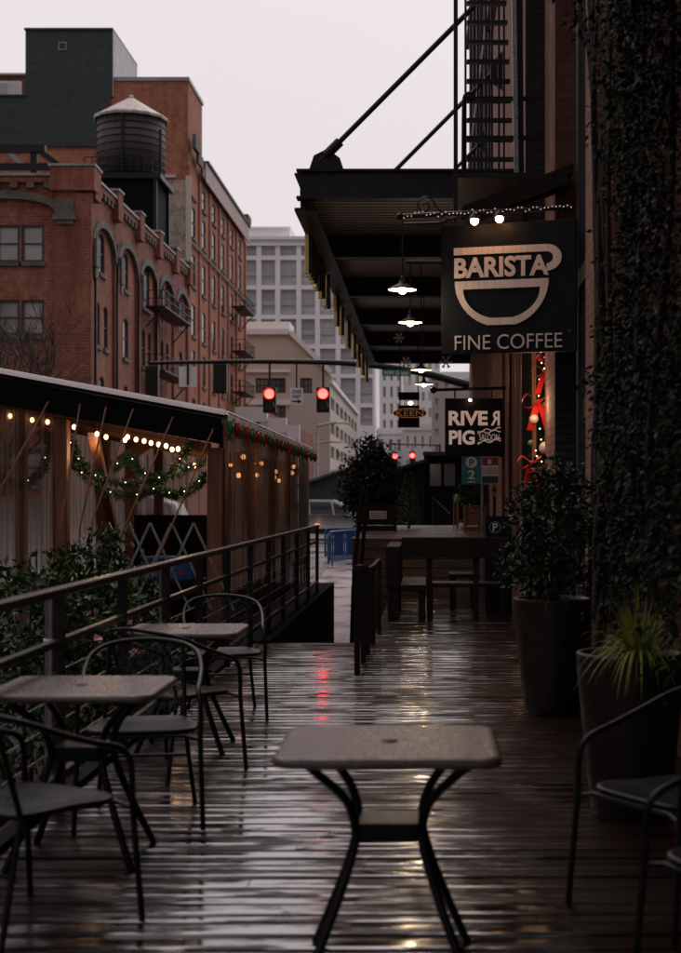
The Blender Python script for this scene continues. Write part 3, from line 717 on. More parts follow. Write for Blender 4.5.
for px, d, w in ((59.5,D0+.1,.155),(214.5,D0+.06,.165),(-60,D0+.1,.155),(102,D0+3.6,.17),(130,D0+7.5,.17),(158,D0+11.1,.16),(20,D0+7.5,.16),(60,D0+11.1,.16)):
    x = X(px,d); m = MB(); m.box(x-w/2,x+w/2,d,d+w,-1.15,zt(x)-.38); m.build('post', M['timber'], tent, .008)
for d in (D0+3.75,D0+7.5,D0+11.1):
    m = MB(); m.bar((X(222,d) if 0 else XR-.15,d,zt(XR)-.42),(XL,d,zt(XL)-.42),.12,.16); m.build('beam', M['timber'], tent)
m = MB(); m.bar((X(92,D0+.35),D0+.35,2.28),(X(116,D0+3.5),D0+3.5,.9),.1,.14); m.build('brace', M['timber'], tent)
m = MB(); m.bar((X(112,D0+3.55),D0+3.55,Z(468,D0+3.55)),(X(158,D0+3.55),D0+3.55,Z(436,D0+3.55)),.1,.15); m.build('brace', M['timber'], tent)
m = MB(); m.bar((X(80,D0+3.55),D0+3.55,Z(468,D0+3.55)),(X(40,D0+3.55),D0+3.55,Z(430,D0+3.55)),.1,.15); m.build('brace', M['timber'], tent)
m = MB(); m.bar((XL,D0+.5,zt(XL)-.40),(XR-.2,D0+.5,zt(XR)-.36),.1,.12); m.build('beam', M['timber'], tent)
m = MB(); m.box(X(134,19.4),X(209,19.4),19.4,19.46,-1.1,Z(515,19.4)); m.build('half_wall', M['fascia'], tent)
for a in range(5):
    y_ = D0+.6 + a*2.4; m = MB(); m.bar((XR-.06,y_,-1.1),(XR-.06,y_,zt(XR)-.1),.09,.09); m.build('side_stud', M['timber_dark'], tent)
m = MB(); m.box(XR-.07,XR-.01,D0+.24,D1,-1.15,.42); m.build('skirt', M['timber_dark'], tent)
# tie cords on the front
cords = [(80,404,60,532),(48,402,-6,500),(106,407,80,527),(133,409,92,522),(173,417,112,556),(213,429,157,560)]
for i, (a, b, c, e) in enumerate(cords):
    names = ['second','leftmost','third','fourth','fifth','rightmost']
    m = MB(); m.tube([(X(a,D0-.08),D0-.08,Z(b,D0-.08)),(X(c,D0-.9),D0-.9,Z(e,D0-.9)),(X(c-10,D0-1.1),D0-1.1,-1.1)], .011, 5)
    o = m.build('tie_cord', M['timber'], None); tag(o, f'{names[i]} of the thin slanting cords tied from the black tent fascia to the ground', 'cord', 'tie cords of the tent')

# warm bulb string under the fascia
t = thing('string_lights', 'string of warm round bulbs under the front fascia of the tent', 'string lights', (X(110,15.3),15.35,2.1)); SL1 = t
bl = [(10,416),(32,420),(47.5,422),(74,427),(97,434),(106,437),(125,440),(127.5,437),(136,439.5),(144,441),(151,443),(158.5,444.5),(166,446),(172,449.5),(178,449)]
m = MB(); m.tube([(X(px,15.35),15.35,Z(py,15.35)+.07) for px,py in sorted(bl)], .006, 5); m.build('wire', M['black'], t)
for px, py in bl:
    c = (X(px,15.29),15.29,Z(py,15.29)); b_ = MB(); b_.ball(c,.024,10,1.2); b_.build('bulb', M['bulb_warm'], t)
t = thing('string_lights', 'string of warm bulbs deep inside the tent, glowing through the side plastic', 'string lights', (-2.9,20,2.0)); SL2 = t
pts = [(-2.55-.25*math.sin(i*1.3),D0+1.2+i*.62,1.93+.12*math.cos(i*1.9)) for i in range(16)]
m = MB(); m.tube([(a,b,c+.07) for a,b,c in pts], .006, 5); m.build('wire', M['black'], t)
for c in pts: b_ = MB(); b_.ball(c,.032,10,1.15); b_.build('bulb', M['bulb_warm'], t)
for root, p in ((SL1,(-3.6,15.75,2.0)),(SL1,(-2.75,15.75,1.85)),(SL2,(-2.7,18.2,1.8)),(SL2,(-2.8,21.5,1.8)),(SL2,(-4.6,19,2.1))):
    L = bpy.data.lights.new('bulb glow','POINT'); L.energy = 9; L.color = (1,.55,.30); L.shadow_soft_size = .12
    lo = bpy.data.objects.new('bulb_glow', L); COL.objects.link(lo); lo.location = Vector(p) - root.location; lo.parent = root
# evergreen garlands inside
def garland(m, path, rad, n, seed, ln=.085):
    rnd = random.Random(seed)
    for _ in range(n):
        f = rnd.random()*(len(path)-1); i = min(int(f), len(path)-2); p = Vector(path[i]).lerp(Vector(path[i+1]), f-i)
        v = Vector((rnd.gauss(0,1),rnd.gauss(0,1),rnd.gauss(0,1))).normalized()
        m.leaf(p + v*rad*rnd.uniform(0,.7), v, ln*rnd.uniform(.6,1.2), .014)
gl = [([(70.6,440,15.6),(76,453,15.6),(89,471,15.6),(113,482,15.6),(150,482,15.6),(173.6,469,15.6),(189.5,445,15.6)],'evergreen garland hung in a deep loop across the tent opening'),
      ([(76,466,15.9),(99.6,488.5,15.9),(131,496,15.9),(147,491,15.9),(166,478,15.9),(186,450,15.9)],'lowest evergreen garland swag sagging below the others in the tent opening'),
      ([(113,470,16.3),(130,456,16.3),(139,471,16.3),(160,476.6,16.3),(179,472.6,16.3),(205,461,16.3)],'evergreen garland crossing the middle, peaked over the timber brace'),
      ([(150,488,15.8),(165,492.5,15.8),(179,494,15.8),(195,487,15.8),(206,474,15.8)],'evergreen garland curving up to the right tent post'),
      ([(-10,472,16.2),(20,484,16.2),(42,470,16.2),(50,440,16.2)],'evergreen garland behind the left plastic panel of the tent')]
for i, (pp, lab) in enumerate(gl):
    path = spline([P(*q) for q in pp], 8); t = thing('garland', lab, 'garland', P(*pp[0]), 0, 'evergreen garlands in the tent')
    m = MB(); garland(m, path, .052, 1500, 80+i, .062); m.build('needles', M['pine'], t)
    m = MB(); m.tube(path, .012, 5); m.build('core_wire', M['twig'], t)
    for k in range(3, len(path), 8):
        b_ = MB(); b_.ball(path[k]+Vector((0,-.06,.01)), .0065, 6); b_.build('fairy_light', M['bulb_warm'], t)
# big red and green bulbs along the side eave
t = thing('festive_bulb_string', 'string of big red and green festive bulbs along the right eave of the tent', 'string lights', (XR+.1,18,2.3))
n = 20; pts = []
for i in range(n):
    px = 229 + (314.5-229)*(i/(n-1))**.92; d = K*(-XR-.08)/(CX-px); pts.append((XR+.08, min(d, D1-.1), zt(XR)))
m = MB(); m.tube([(a,b,c-.0) for a,b,c in pts], .01, 5); m.build('wire', M['black'], t)
for i, (a, b, c) in enumerate(pts):
    a += .02; tl = random.uniform(-.03,.03)
    bm = MB(); bm.tube([(a,b,c-.02),(a+tl*.3,b,c-.08)], .03, 8); so = bm.build('socket', M['white'], t)
    bm = MB(); bm.lathe([(.002,-.245),(.02,-.225),(.041,-.175),(.044,-.145),(.034,-.105),(.024,-.08)], (a+tl*.4,b,c), 10); bm.build('bulb', M['redbulb'] if i % 2 else M['greenbulb'], t)
# lattice screen and blue tub
t = thing('lattice_screen', 'grey folding lattice of crossed slats behind the railing, under the garlands', 'trellis', (X(150,14.6),14.6,-1.1))
d = 14.6
zz = [(100,556),(118,521),(142,556),(149,521),(184,556),(193,521),(206,556)]
for k, (top_) in enumerate((108,128.5,150,171.5,193.5)):
    for sgn in (-1,1):
        m = MB(); a = (X(top_,d),d+.012*sgn,Z(523,d)); b = (X(top_+sgn*40,d),d+.012*sgn,Z(610,d)); m.bar(a,b,.024,.01,(0,1,0)); m.build('slat', M['steel'], t)
t = thing('plastic_crate', 'bright blue plastic crate with a pale label behind the lattice screen', 'crate', (X(168,15.1),15.1,-.1))
m = MB(); x0, x1, z0, z1 = X(145,15),X(192,15),Z(580,15),Z(557,15)
m.box(x0,x1,15.0,15.4,z0,z1-.03); m.box(x0-.02,x1+.02,14.98,15.42,z1-.03,z1); m.build('body', M['blue'], t, .006)
m = MB(); m.box(X(179,15),X(184.5,15),14.99,14.997,Z(575,15),Z(571,15)); m.build('label', M['redball'], t)
t = thing('side_table', 'low dark folding table carrying the blue crate behind the railing', 'table', (X(168,15.1),15.2,-1.1))
m = MB(); m.box(X(140,15),X(200,15),14.95,15.5,z0-.045,z0-.002); m.build('tabletop', M['timber_dark'], t)
for px in (143,197):
    for yy in (14.98,15.44): m = MB(); m.box(X(px,15)-.02,X(px,15)+.02,yy,yy+.04,-1.12,z0-.045); m.build('leg', M['timber_dark'], t)
# ================================================================== BRICK BUILDING A (near, four storeys)
XA = -18.0; YA = 75.1; YA2 = 106.3; ZR = Z(172,YA)-.55           # facade plane on the street, near corner, far end, roof
A = thing('brick_building', 'lower red brick warehouse with arched bays and a dark water tower on its roof', 'building', (-26,78,0))
Fa = Fac((XA,YA),(0,1),(1,0)); Ff = Fac((-44,YA),(1,0),(0,-1))
LA = YA2 - YA; nb = 5; bw = LA/nb
holes = []; spec = []
zrow = [(H+12.35,H+14.6),(H+8.3,H+10.7),(H+4.3,H+6.7),(H+.6,H+2.9)]
for i in range(nb):
    c = bw*(i+.5)
    for j,(a,b) in enumerate(zrow):
        if i in (2,) and j == 0: hs = [(c-1.25,c+1.0,a-.3,b+.2,0)]
        elif (i in (0,2,3) and j == 1): hs = [(c-1.5,c-.4,a,b,.4),(c+.4,c+1.5,a,b,.4)]
        elif i == 3 and j == 0: hs = [(c-1.3,c-.35,a,b,0),(c+.3,c+1.25,a,b,0)]
        else: hs = [(c-.72,c+.72,a,b,.45)]
        for h in hs: holes.append(h); spec.append((Fa,h,j,i))
m = MB(); Fa.wall(m,0,LA,-.4,ZR,holes,.17)
fh = []
for j,(zt_,zb_) in enumerate(((225,262),(300,335),(377,412),(450,485))):
    z1, z0 = Z(zt_,YA), Z(zb_,YA)
    for px0, px1 in ((21.5,44),(-3,19.5),(-62,-39.5),(-86.5,-64),(-144,-122),(-170,-147)):
        h = (X(px0,YA)+44,X(px1,YA)+44,z0,z1,0); fh.append(h); spec.append((Ff,h,j,-1))
Ff.wall(m,0,26,-.4,ZR,fh,.17)
m.box(-44,XA-.02,YA2-.02,YA2,-.4,ZR); m.box(-44,-43.98,YA,YA2,-.4,ZR)
for i in range(nb+1):                                             # brick pilasters between the bays
    u = min(max(bw*i,.45),LA-.45); Fa.box(m,u-.45,u+.45,-.4,ZR-1.7,0.003,.17)
for px in (66,-50,-130):
    u = X(px,YA)+44; Ff.box(m,u-.55,u+.6,-.4,ZR-.5,.003,.22)
Ff.box(m,25.1,26.25,-.4,ZR-.6,.003,.26)
m.build('wall', M['brickA'], A)
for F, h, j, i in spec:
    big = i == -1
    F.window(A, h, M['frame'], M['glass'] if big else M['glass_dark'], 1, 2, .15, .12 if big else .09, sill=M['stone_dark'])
for i in range(nb):
    m = MB(); Fa.arch(m,bw*(i+.5),bw/2-.5,ZR-3.35,1.45,.42,.003,.26); m.build('arch_hood', M['stone_dark'], A)
    m = MB(); u = bw*i+.5 if i else .55
    Fa.box(m,u-.42,u+.42,ZR-4.4,ZR-2.9,.285,.44); Fa.box(m,u-.3,u+.3,ZR-5.0,ZR-4.4,.285,.38); m.build('corbel', M['concrete'], A)
for px in (8,-108):
    m = MB(); Ff.arch(m,X(px,YA)+44,2.55,Z(213,YA),.72,.42,.003,.3); m.build('arch_hood', M['stone_dark'], A)
for px in (66,-50):
    m = MB(); u = X(px,YA)+44; Ff.box(m,u-.5,u+.5,Z(216,YA),Z(200,YA),.225,.40); Ff.box(m,u-.62,u+.62,Z(221,YA),Z(216,YA),.225,.46); m.build('corbel', M['stone_dark'], A); m = MB(); Ff.box(m,u-.45,u+.45,Z(225,YA),Z(221,YA),.225,.36); m.build('corbel_foot', M['concrete'], A)
m = MB(); Ff.box(m,25.0-.95,25.0-.35,Z(190,YA),Z(182,YA),.003,.3); m.build('stone_block', M['palepink'], A)
m = MB()                                                            # parapet and metal cap with blocks
Fa.box(m,0,LA,ZR+.30,ZR+.42,-.5,.34); Ff.box(m,0,25.3,ZR+.30,ZR+.42,-.5,.34)
for i in range(nb+1):
    u = min(max(bw*i,.7),LA-.6); Fa.box(m,u-.7,u+.7,ZR+.78,ZR+.9,-.5,.46)
Ff.box(m,24.0,26.5,ZR+.78,ZR+.9,-.6,.5)
m.build('parapet_cap', M['cap'], A)
m = MB(); Fa.box(m,0,LA,ZR-.02,ZR+.298,-.5,.24); Ff.box(m,0,25.5,ZR-.02,ZR+.298,-.5,.24); Ff.box(m,24.1,26.45,ZR-.5,ZR+.778,-.55,.42)
for i in range(nb+1):
    u = min(max(bw*i,.7),LA-.6); Fa.box(m,u-.6,u+.6,ZR-.85,ZR+.778,-.45,.40)
m.build('parapet', M['brickA'], A)
k = .3
while k < LA:
    m = MB(); Fa.box(m,k,k+.4,ZR-.32,ZR-.03,.01,.22); m.build('dentil', M['stone_dark'], A); k += .9
k = .3
while k < 24: m = MB(); Ff.box(m,k,k+.4,ZR-.32,ZR-.03,.01,.22); m.build('dentil', M['stone_dark'], A); k += .9
m = MB(); m.box(-43.9,XA-.1,YA+.1,YA2-.1,ZR-.9,ZR-.7); m.build('roof', M['stone_dark'], A)
def fire_escape(name, lab, F, u0, u1, z, dep=1.1, ladder=True):
    p = F.p((u0+u1)/2, z); t = thing(name, lab, 'fire escape', p, 0, 'fire escape balconies on the brick buildings')
    m = MB(); F.box(m,u0,u1,z-.09,z,.32,dep+.3); m.build('platform', M['black'], t)
    m = MB()
    for zz in (.45,.95):
        for a, b, c, e in ((u0,u1,dep+.24,dep+.3),(u0,u0+.06,.32,dep+.235),(u1-.06,u1,.32,dep+.235)): F.box(m,a,b,z+zz,z+zz+.045,c,e)
    k = u0
    while k <= u1: F.box(m,k-.015,k+.015,z,z+.95,dep+.25,dep+.28); k += .55
    m.build('railing', M['black'], t)
    for u in (u0+.3,u1-.3): m = MB(); m.bar(F.p(u,z-.1,dep+.1),F.p(u,z-1.3,.33),.08,.08); m.build('bracket', M['black'], t)
    return t
fire_escape('fire_escape','upper iron fire escape balcony on the lower brick building',Fa,bw*2.15,bw*3.75,H+12.0,1.3)
fire_escape('fire_escape','lower iron fire escape balcony on the lower brick building, behind the arm',Fa,bw*2.15,bw*3.75,H+8.0,1.3)
for i, px in enumerate((91.5,113.5,135,153.5)):                      # drain pipes
    u = K*18/(CX-px) - YA; m = MB(); Fa.box(m,u-.08,u+.08,-.4,ZR-2.2,.175,.28); m.build('pipe_shadow_strip', M['black'], A)

# water tower
TX, TY = X(131,97), 97.0
t = thing('water_tower', 'dark wooden rooftop water tank with a pale conical metal roof on a black frame', 'water tower', (TX,TY,ZR-.7))
zb, zt_ = Z(181,TY), Z(119,TY)
m = MB(); m.lathe([(.01,zb),(2.30,zb),(2.28,zt_),(.01,zt_)], (TX,TY,0), 40); m.build('tank', M['tankwood'], t)
m = MB()
for k in range(9):
    zz = zb + .3 + (zt_-zb-.5)*k/8; m.lathe([(2.30,zz-.03),(2.34,zz-.03),(2.34,zz+.03),(2.30,zz+.03)], (TX,TY,0), 40)
m.build('hoop', M['black'], t)
m = MB(); m.lathe([(2.5,zt_-.2),(2.55,zt_-.05),(2.5,zt_+.02),(.30,zt_+1.35),(.26,zt_+1.38),(.01,zt_+1.40)], (TX,TY,0), 14, False); m.build('roof', M['tankroof'], t)
m = MB(); m.ball((TX,TY,zt_+1.5),.16,8); m.build('finial', M['tankroof'], t)
m = MB(); m.box(TX-2.6,TX+2.5,TY-2.5,TY+2.5,zb-.35,zb-.02); m.build('platform', M['black'], t)
m = MB()
for k in range(11): a=TX-2.6+.5*k; m.box(a,a+.05,TY-2.55,TY-2.5,zb,zb+1.0)
for zz in (.5,1.0): m.box(TX-2.6,TX+2.5,TY-2.56,TY-2.50,zb+zz,zb+zz+.06)
m.build('railing', M['black'], t)
m = MB(); m.box(TX-2.35,TX+2.05,TY-2.2,TY+2.2,ZR-.7,zb-.36); m.build('enclosure', M['fascia'], t)
m = MB(); m.box(TX-.18,TX-.03,TY-2.42,TY-2.33,zb,zt_-.1); m.build('ladder_rail', M['black'], t); m = MB(); m.tube([(TX+2.45,TY-2.4,zb),(TX+2.45,TY-2.4,zb+2.9)],.11,8); m.build('pipe', M['black'], t)
for sx in (-2.4,2.1):
    for sy in (-2.3,2.2):
        m = MB(); m.box(TX+sx-.12,TX+sx+.12,TY+sy-.12,TY+sy+.12,ZR-.7,zb-.36); m.build('leg', M['black'], t)
# pergola on the roof of A
t = thing('roof_pergola', 'dark beamed pergola on the flat roof at the far left', 'pergola', (-25,79,ZR-.7))
d = 79.0
for px in (33.5,-20,-70):
    m = MB(); m.box(X(px,d)-.18,X(px,d)+.18,d,d+.3,ZR-.7,Z(149,d)); m.build('post', M['black'], t)
m = MB(); m.box(X(-120,d),X(45,d),d-.1,d+.4,Z(152,d),Z(145,d)); m.build('top_beam', M['black'], t)
m = MB(); m.box(X(-120,d),X(62,d),d-.02,d+.2,Z(170,d),Z(163,d)); m.build('middle_beam', M['black'], t)
m = MB(); m.bar((X(38,d),d+.1,Z(150,d)),(X(58,d),d+.1,Z(165,d)),.3,.3); m.build('brace', M['black'], t)
m = MB(); m.bar((X(8,d+4),d+4,Z(152,d+4)),(X(40,d+4),d+4,Z(180,d+4)),.25,.25); m.bar((X(-6,d+4),d+4,Z(160,d+4)),(X(16,d+4),d+4,Z(180,d+4)),.25,.25); m.build('pale_strut', M['cap'], t)

# ================================================================== BRICK BUILDING B (taller)
YB, YB2 = 106.4, K*18.0/(CX-245)
B = thing('brick_building', 'taller orange red brick building with tall narrow windows and dark painted end blocks on top', 'building', (-28,112,0))
Fb = Fac((XA,YB),(0,1),(1,0)); LB = YB2-YB; ZB = H+26.0
cols = [K*18/(CX-p)-YB for p in (193.6,204,214,223,231.8,239.8)]
rows = [(H+5.3,H+7.7,.3),(H+8.9,H+11.4,.3),(H+12.4,H+14.9,.3),(H+16.2,H+18.7,.3),(H+19.9,H+22.3,.3),(H+23.0,H+24.7,0)]
holes = [(c-.95,c+.75,a,b,r_) for c in cols for a,b,r_ in rows]
m = MB(); Fb.wall(m,0,LB,-.3,ZB+.6,holes,.13)
Nb = Fac((-46,YB),(1,0),(0,-1)); Nb.quad(m,0,28,-.3,Z(147,YB),0); Nb.quad(m,46+X(110,YB),28,Z(147,YB),Z(81,YB),0)
m.box(-46,XA-.02,YB2-.02,YB2,-.3,ZB)
pil = [0.3]+[(a+b)/2 for a,b in zip(cols,cols[1:])]+[LB-.35]
for u in pil: Fb.box(m,u-.32,u+.32,-.3,ZB-1.0,.003,.14)
Tw = Z(81,YB); m.box(X(110,YB),XA-.003,YB+.01,YB+6.6,ZB-3,Tw); m.box(X(110,YB)+.02,XA+.002,YB+.02,YB+6.6,ZB-.5,Tw-.02)
m.build('wall', M['brickB'], B)
for h in holes: Fb.window(B, h, M['frame'], M['glass_dark'], 1, 2, .12, .1, sill=M['stone_dark'])
m = MB(); Fb.box(m,6.0,LB,ZB-.9,ZB+.55,.31,.42); m.build('cornice_band', M['palepink'], B)
m = MB(); Fb.box(m,6.6,LB+.2,ZB+.62,ZB+.85,-.3,.55); Fb.box(m,LB-2.2,LB+.2,ZB+.86,ZB+1.5,-.3,.6); Fb.box(m,0,1.9,ZB+.25,ZB+1.3,.31,.6); Fb.box(m,1.9,4.2,ZB-.4,ZB+.45,.31,.5); Fb.box(m,4.2,5.9,ZB-.9,ZB-.2,.31,.45)
m.build('parapet', M['stone_dark'], B)
m = MB(); m.box(X(109,YB),XA+.1,YB-.1,YB+6.8,Tw+.003,Tw+.28); m.build('tower_cap', M['cap'], B)
for u in pil:
    m = MB(); Fb.box(m,u+.33,u+.47,-.3,ZB-1.2,.003,.09); m.build('pipe_shadow_strip', M['frame'], B)  # dark strip stands in for the shadow line along each pilaster
m = MB(); Fb.box(m,0,LB,H+19.2,H+19.45,.145,.20); m.build('string_course', M['stone_dark'], B)
m = MB(); m.box(-45.5,X(110.6,YB),YB-.18,YB+7,Z(147,YB),Z(97,YB)); m.box(X(26,YB),X(113,YB),YB-.181,YB+8.6,Z(97,YB)+.002,Z(31,YB)); m.build('painted_block', M['darkgreen'], B)
m = MB(); m.box(X(113,YB)+.002,X(113,YB)+.05,YB-.17,YB+8.6,Z(97,YB),Z(31,YB)-.02); m.build('block_side', M['spandrel'], B)
m = MB(); m.box(X(25,YB),X(113.6,YB),YB-.3,YB+8.7,Z(31,YB)+.002,Z(29,YB)); m.box(-45.5,X(25.8,YB),YB-.3,YB+7,Z(97,YB)+.003,Z(95.4,YB)); m.build('block_cap', M['frame'], B)
m = MB(); m.box(X(59,YB),X(67,YB),YB-.24,YB-.19,Z(51,YB),Z(43,YB)); f=m.build('window', M['cap'], B)
m = MB(); m.box(X(60,YB),X(66,YB),YB-.25,YB-.241,Z(50,YB),Z(44,YB)); m.build('pane', M['glass_dark'], f)
m = MB(); m.box(X(113,YB)+.051,X(113,YB)+.06,YB+2.8,YB+4.2,Z(82,YB),Z(68,YB)); m.build('vent', M['frame'], B)
m = MB(); m.tube([(X(95,YB),YB+2,Z(31,YB)),(X(95,YB),YB+2,Z(21,YB))],.05,5); m.build('antenna', M['frame'], B)
m = MB(); Nb.box(m,46+X(168.3,YB),27.98,Z(266,YB),Z(180,YB),.003,.03); m.build('painted_sign', M['mural'], B)
m = MB(); Nb.box(m,46+X(186.0,YB),28.25,Z(266,YB),Z(176,YB),.031,.14); Nb.box(m,46+X(162,YB),46+X(176,YB),Z(178,YB),Z(175,YB),.01,.2); m.build('corner_trim', M['beige'], B)
for i, z in enumerate((H+17.3,H+13.3,H+9.6,H+5.9)):
    fire_escape('fire_escape', ['top','second from the top','third from the top','lowest'][i] + ' fire escape balcony of four on the taller building', Fb, 15.5+5.7, 33.5-5.2, z, 1.3)
# small roof room behind at the far left
t = thing('roof_pavilion', 'small orange clad rooftop room with white framed glazing at the far left', 'building', (-32,118,0))
d = 118.0; m = MB(); m.box(X(-40,d),X(26,d),d,d+6,20,Z(76,d)); m.build('wall', M['timber'], t)
for k in range(5):
    m = MB(); a = -40+k*12.5; m.box(X(a,d),X(a+12,d),d-.3,d-.02,Z(97,d),Z(82,d)); f = m.build('window', M['white'], t)
    m = MB(); m.box(X(a+1,d),X(a+11,d),d-.32,d-.301,Z(96,d),Z(84,d)); m.build('pane', M['glass_office'], f)
m = MB(); m.box(X(-40,d),X(27,d),d-.5,d+6,Z(76,d)+.01,Z(74.5,d)); m.build('roof', M['palewhite'], t)

# bare street tree in front of A
t = thing('bare_tree', 'leafless street tree with fine dark twigs in front of the brick building at left', 'tree', (X(2,56),56,gz(56)))
rnd = random.Random(5); br = MB(); tw = MB()
def grow(p, d, l, r, lev):
    n = 4; pts = [p]; q = p; dd = d
    for k in range(n):
        dd = (dd + Vector((rnd.gauss(0,.10),rnd.gauss(0,.10),rnd.gauss(0,.08)+.035*(lev>0)))).normalized(); q = q + dd*l/n; pts.append(q)
    (br if lev < 3 else tw).tube(pts, [r*(1-.45*k/n) for k in range(n+1)], 6 if lev < 2 else 4, False)
    if lev == 5: return
    for k in range(rnd.choice((3,3,4)) if lev < 4 else 3):
        a = pts[rnd.choice((2,3,4,4))]; v = (dd + Vector((rnd.gauss(0,.55),rnd.gauss(0,.4),rnd.gauss(.02,.38)))).normalized(); grow(a, v, l*rnd.uniform(.62,.85), max(r*.6,.016), lev+1)
b0 = Vector((X(2,56),56,gz(56)-.1)); trunk = MB(); trunk.tube([b0,b0+Vector((.1,0,2)),b0+Vector((.2,0,4.1))],[.2,.16,.13],10); trunk.build('trunk', M['bark'], t)
for k in range(5): grow(b0+Vector((.15,0,3.2+.25*k)), Vector((1.0-.36*k,rnd.gauss(0,.3),.75)).normalized(), 2.2, .08, 1)
br.build('limb', M['twig'], t); tw.build('twigs', M['twig'], t)

# ================================================================== BACKGROUND BUILDINGS
def grid_building(root, F, L, z0, z1, ncol, nrow, fx, fz, wm, fm, pm, depth=.4, cols=2, rows=2, zoff=0, t=.15, lim=100, name='wall'):
    cw = L/ncol; rh = (z1-z0-zoff)/nrow; holes = []
    for i in range(ncol):
        for j in range(nrow):
            c = cw*(i+.5); zc = z0 + rh*(j+.5); holes.append((c-cw*fx/2,c+cw*fx/2,zc-rh*fz/2,zc+rh*fz/2,0))
    m = MB(); F.wall(m,0,L,z0,z1,holes,depth); m.build(name, wm, root)
    holes.sort(key=lambda h: -h[2])
    for h in holes: F.window(root, h, fm, pm, cols, rows, depth, t)
# grey office slab
d = 220.0; x0, x1 = X(240,d), X(375,d); zt_ = Z(240,d)
t = thing('office_building', 'large pale grey office block with a grid of square windows behind the brick buildings', 'building', ((x0+x1)/2,d,0))
F = Fac((x0,d),(1,0),(0,-1)); L = x1-x0
pxs = [240,258.8,277.6,298.7,317.5,338,358,375]
zf = [Z(p,d) for p in (428,405.5,376,346.5,317,287.5,258,243)]
holes = []
for a, b in zip(pxs, pxs[1:]):
    for c, e in zip(zf, zf[1:]):
        holes.append((X(a,d)-x0+.38,X(b,d)-x0-.38,c+.35,e-.3,0))
m = MB(); F.wall(m,0,L,-.2,zt_,holes,.7); m.box(x0,x1,d+.02,d+20,zt_-.5,zt_-.01); m.box(x1-.01,x1,d,d+20,-.2,zt_); m.build('wall', M['office'], t)
m = MB(); F.box(m,-.3,L+.3,zt_+.002,zt_+.5,-.5,.5); F.box(m,0,L,zt_-.9,zt_-.6,.01,.25); m.build('cornice', M['palewhite'], t)
m = MB(); m.box(X(247,d),X(288,d),d+3,d+12,zt_,Z(225,d)); m.box(X(246,d),X(289,d),d+2.6,d+12,Z(225,d)+.01,Z(223.5,d)); m.build('penthouse', M['office'], t)
for h in holes:
    f = F.window(t, h, M['frame_pale'], M['glass_office'], 3, 3, .6, .10)
m = MB()
for h in holes:
    mid = (h[2]+h[3])/2; F.box(m,h[0]+.12,h[1]-.12,mid-.45,mid+.25,-.49,-.42)
    if h[3]-h[2] > 3: F.box(m,h[0]+.12,h[1]-.12,h[2]+.1,h[2]+.75,-.49,-.42)
m.build('spandrels', M['spandrel'], t)
# beige corner building with white sloping roof edge
d = 150.0
t = thing('beige_building', 'beige stucco building with a white sloping roof edge behind the traffic lights', 'building', (X(290,d),d,0))
xa, xb = X(236,d), X(330,d); F = Fac((xa,d),(1,0),(0,-1))
hs = [(X(a,d)-xa,X(b,d)-xa,Z(e,d),Z(c,d),0) for a,b,c,e in ((255.5,268.5,378,393),(270.5,285.5,378,393),(255.5,268.5,406,420),(270.5,285.5,406,420),(300,312,378,393))]
m = MB(); F.wall(m,0,xb-xa,-.2,Z(386,d),hs[:0]+[h for h in hs if h[3] <= Z(386,d)],.3)
m = MB(); F.wall(m,0,xb-xa,-.2,Z(374,d),hs,.3)
m.prism([(xa,Z(374,d)+.002),(xb,Z(374,d)+.002),(X(318,d),Z(358,d)),(X(290,d),Z(333,d)),(xa,Z(333,d))],'y',d,d+9)
m.build('wall', M['beige'], t)
for h in hs: F.window(t, h, M['frame'], M['glass'], 3, 2, .28, .14)
m = MB(); m.bar((xa,d-.15,Z(332,d)),(X(290,d),d-.15,Z(332,d)),.5,.55); m.bar((X(290,d),d-.15,Z(332,d)),(X(331,d),d-.15,Z(372,d)),.5,.5); m.build('roof_edge', M['palewhite'], t); m = MB(); m.bar((X(242,d),d-.12,Z(402.5,d)),(X(290,d),d-.12,Z(402.5,d)),.3,.5); m.build('string_course', M['palewhite'], t); m = MB(); m.bar((X(242,d),d-.12,Z(371,d)),(X(290,d),d-.12,Z(371,d)),.3,.3)
m.build('string_course', M['palewhite'], t)
m = MB(); m.box(xa,X(286,d),d+4,d+9,Z(333,d),Z(317,d)); m.build('roof_room', M['palewhite'], t)
# side wing receding
dd0, dd1 = d+.02, K*(-xb)/(CX-357)
Fs = Fac((xb,dd0),(0,1),(1,0)); grid_building(t, Fs, dd1-dd0, -.1, Z(384,d), 7, 5, .72, .5, M['beige'], M['frame_pale'], M['glass'], .25, 3, 1, .6, .1, name='side_wall')
m = MB(); Fs.box(m,0,dd1-dd0,Z(384,d)+.003,Z(384,d)+.5,-.4,.3); m.build('side_cornice', M['palewhite'], t)
# low white and brick row in front of it
d = 128.0
t = thing('row_building', 'low building with stepped white cornice above brick, just over the tent roof', 'building', (X(275,d),d,0))
xa, xb = X(236,d), X(300,d); F = Fac((xa,d),(1,0),(0,-1))
m = MB(); m.prism([(xa,-.2),(xb,-.2),(xb,Z(428,d)),(X(287,d),Z(428,d)),(X(287,d),Z(421,d)),(X(268,d),Z(421,d)),(X(268,d),Z(412,d)),(xa,Z(408,d))],'y',d,d+14); m.build('wall', M['brickA'], t)
m = MB()
for a, b, z in ((X(236,d),X(268,d),Z(410,d)),(X(268,d)+.02,X(287,d),Z(421,d)),(X(287,d)+.02,X(300,d),Z(428,d))):
    m.box(a,b,d-.6,d-.01,z-1.1,z+.25); m.box(a,a+.7,d-.5,d-.01,-.2,z-1.11); m.box(b-.7,b,d-.5,d-.01,-.2,z-1.11)
m.build('cornice', M['palewhite'], t)
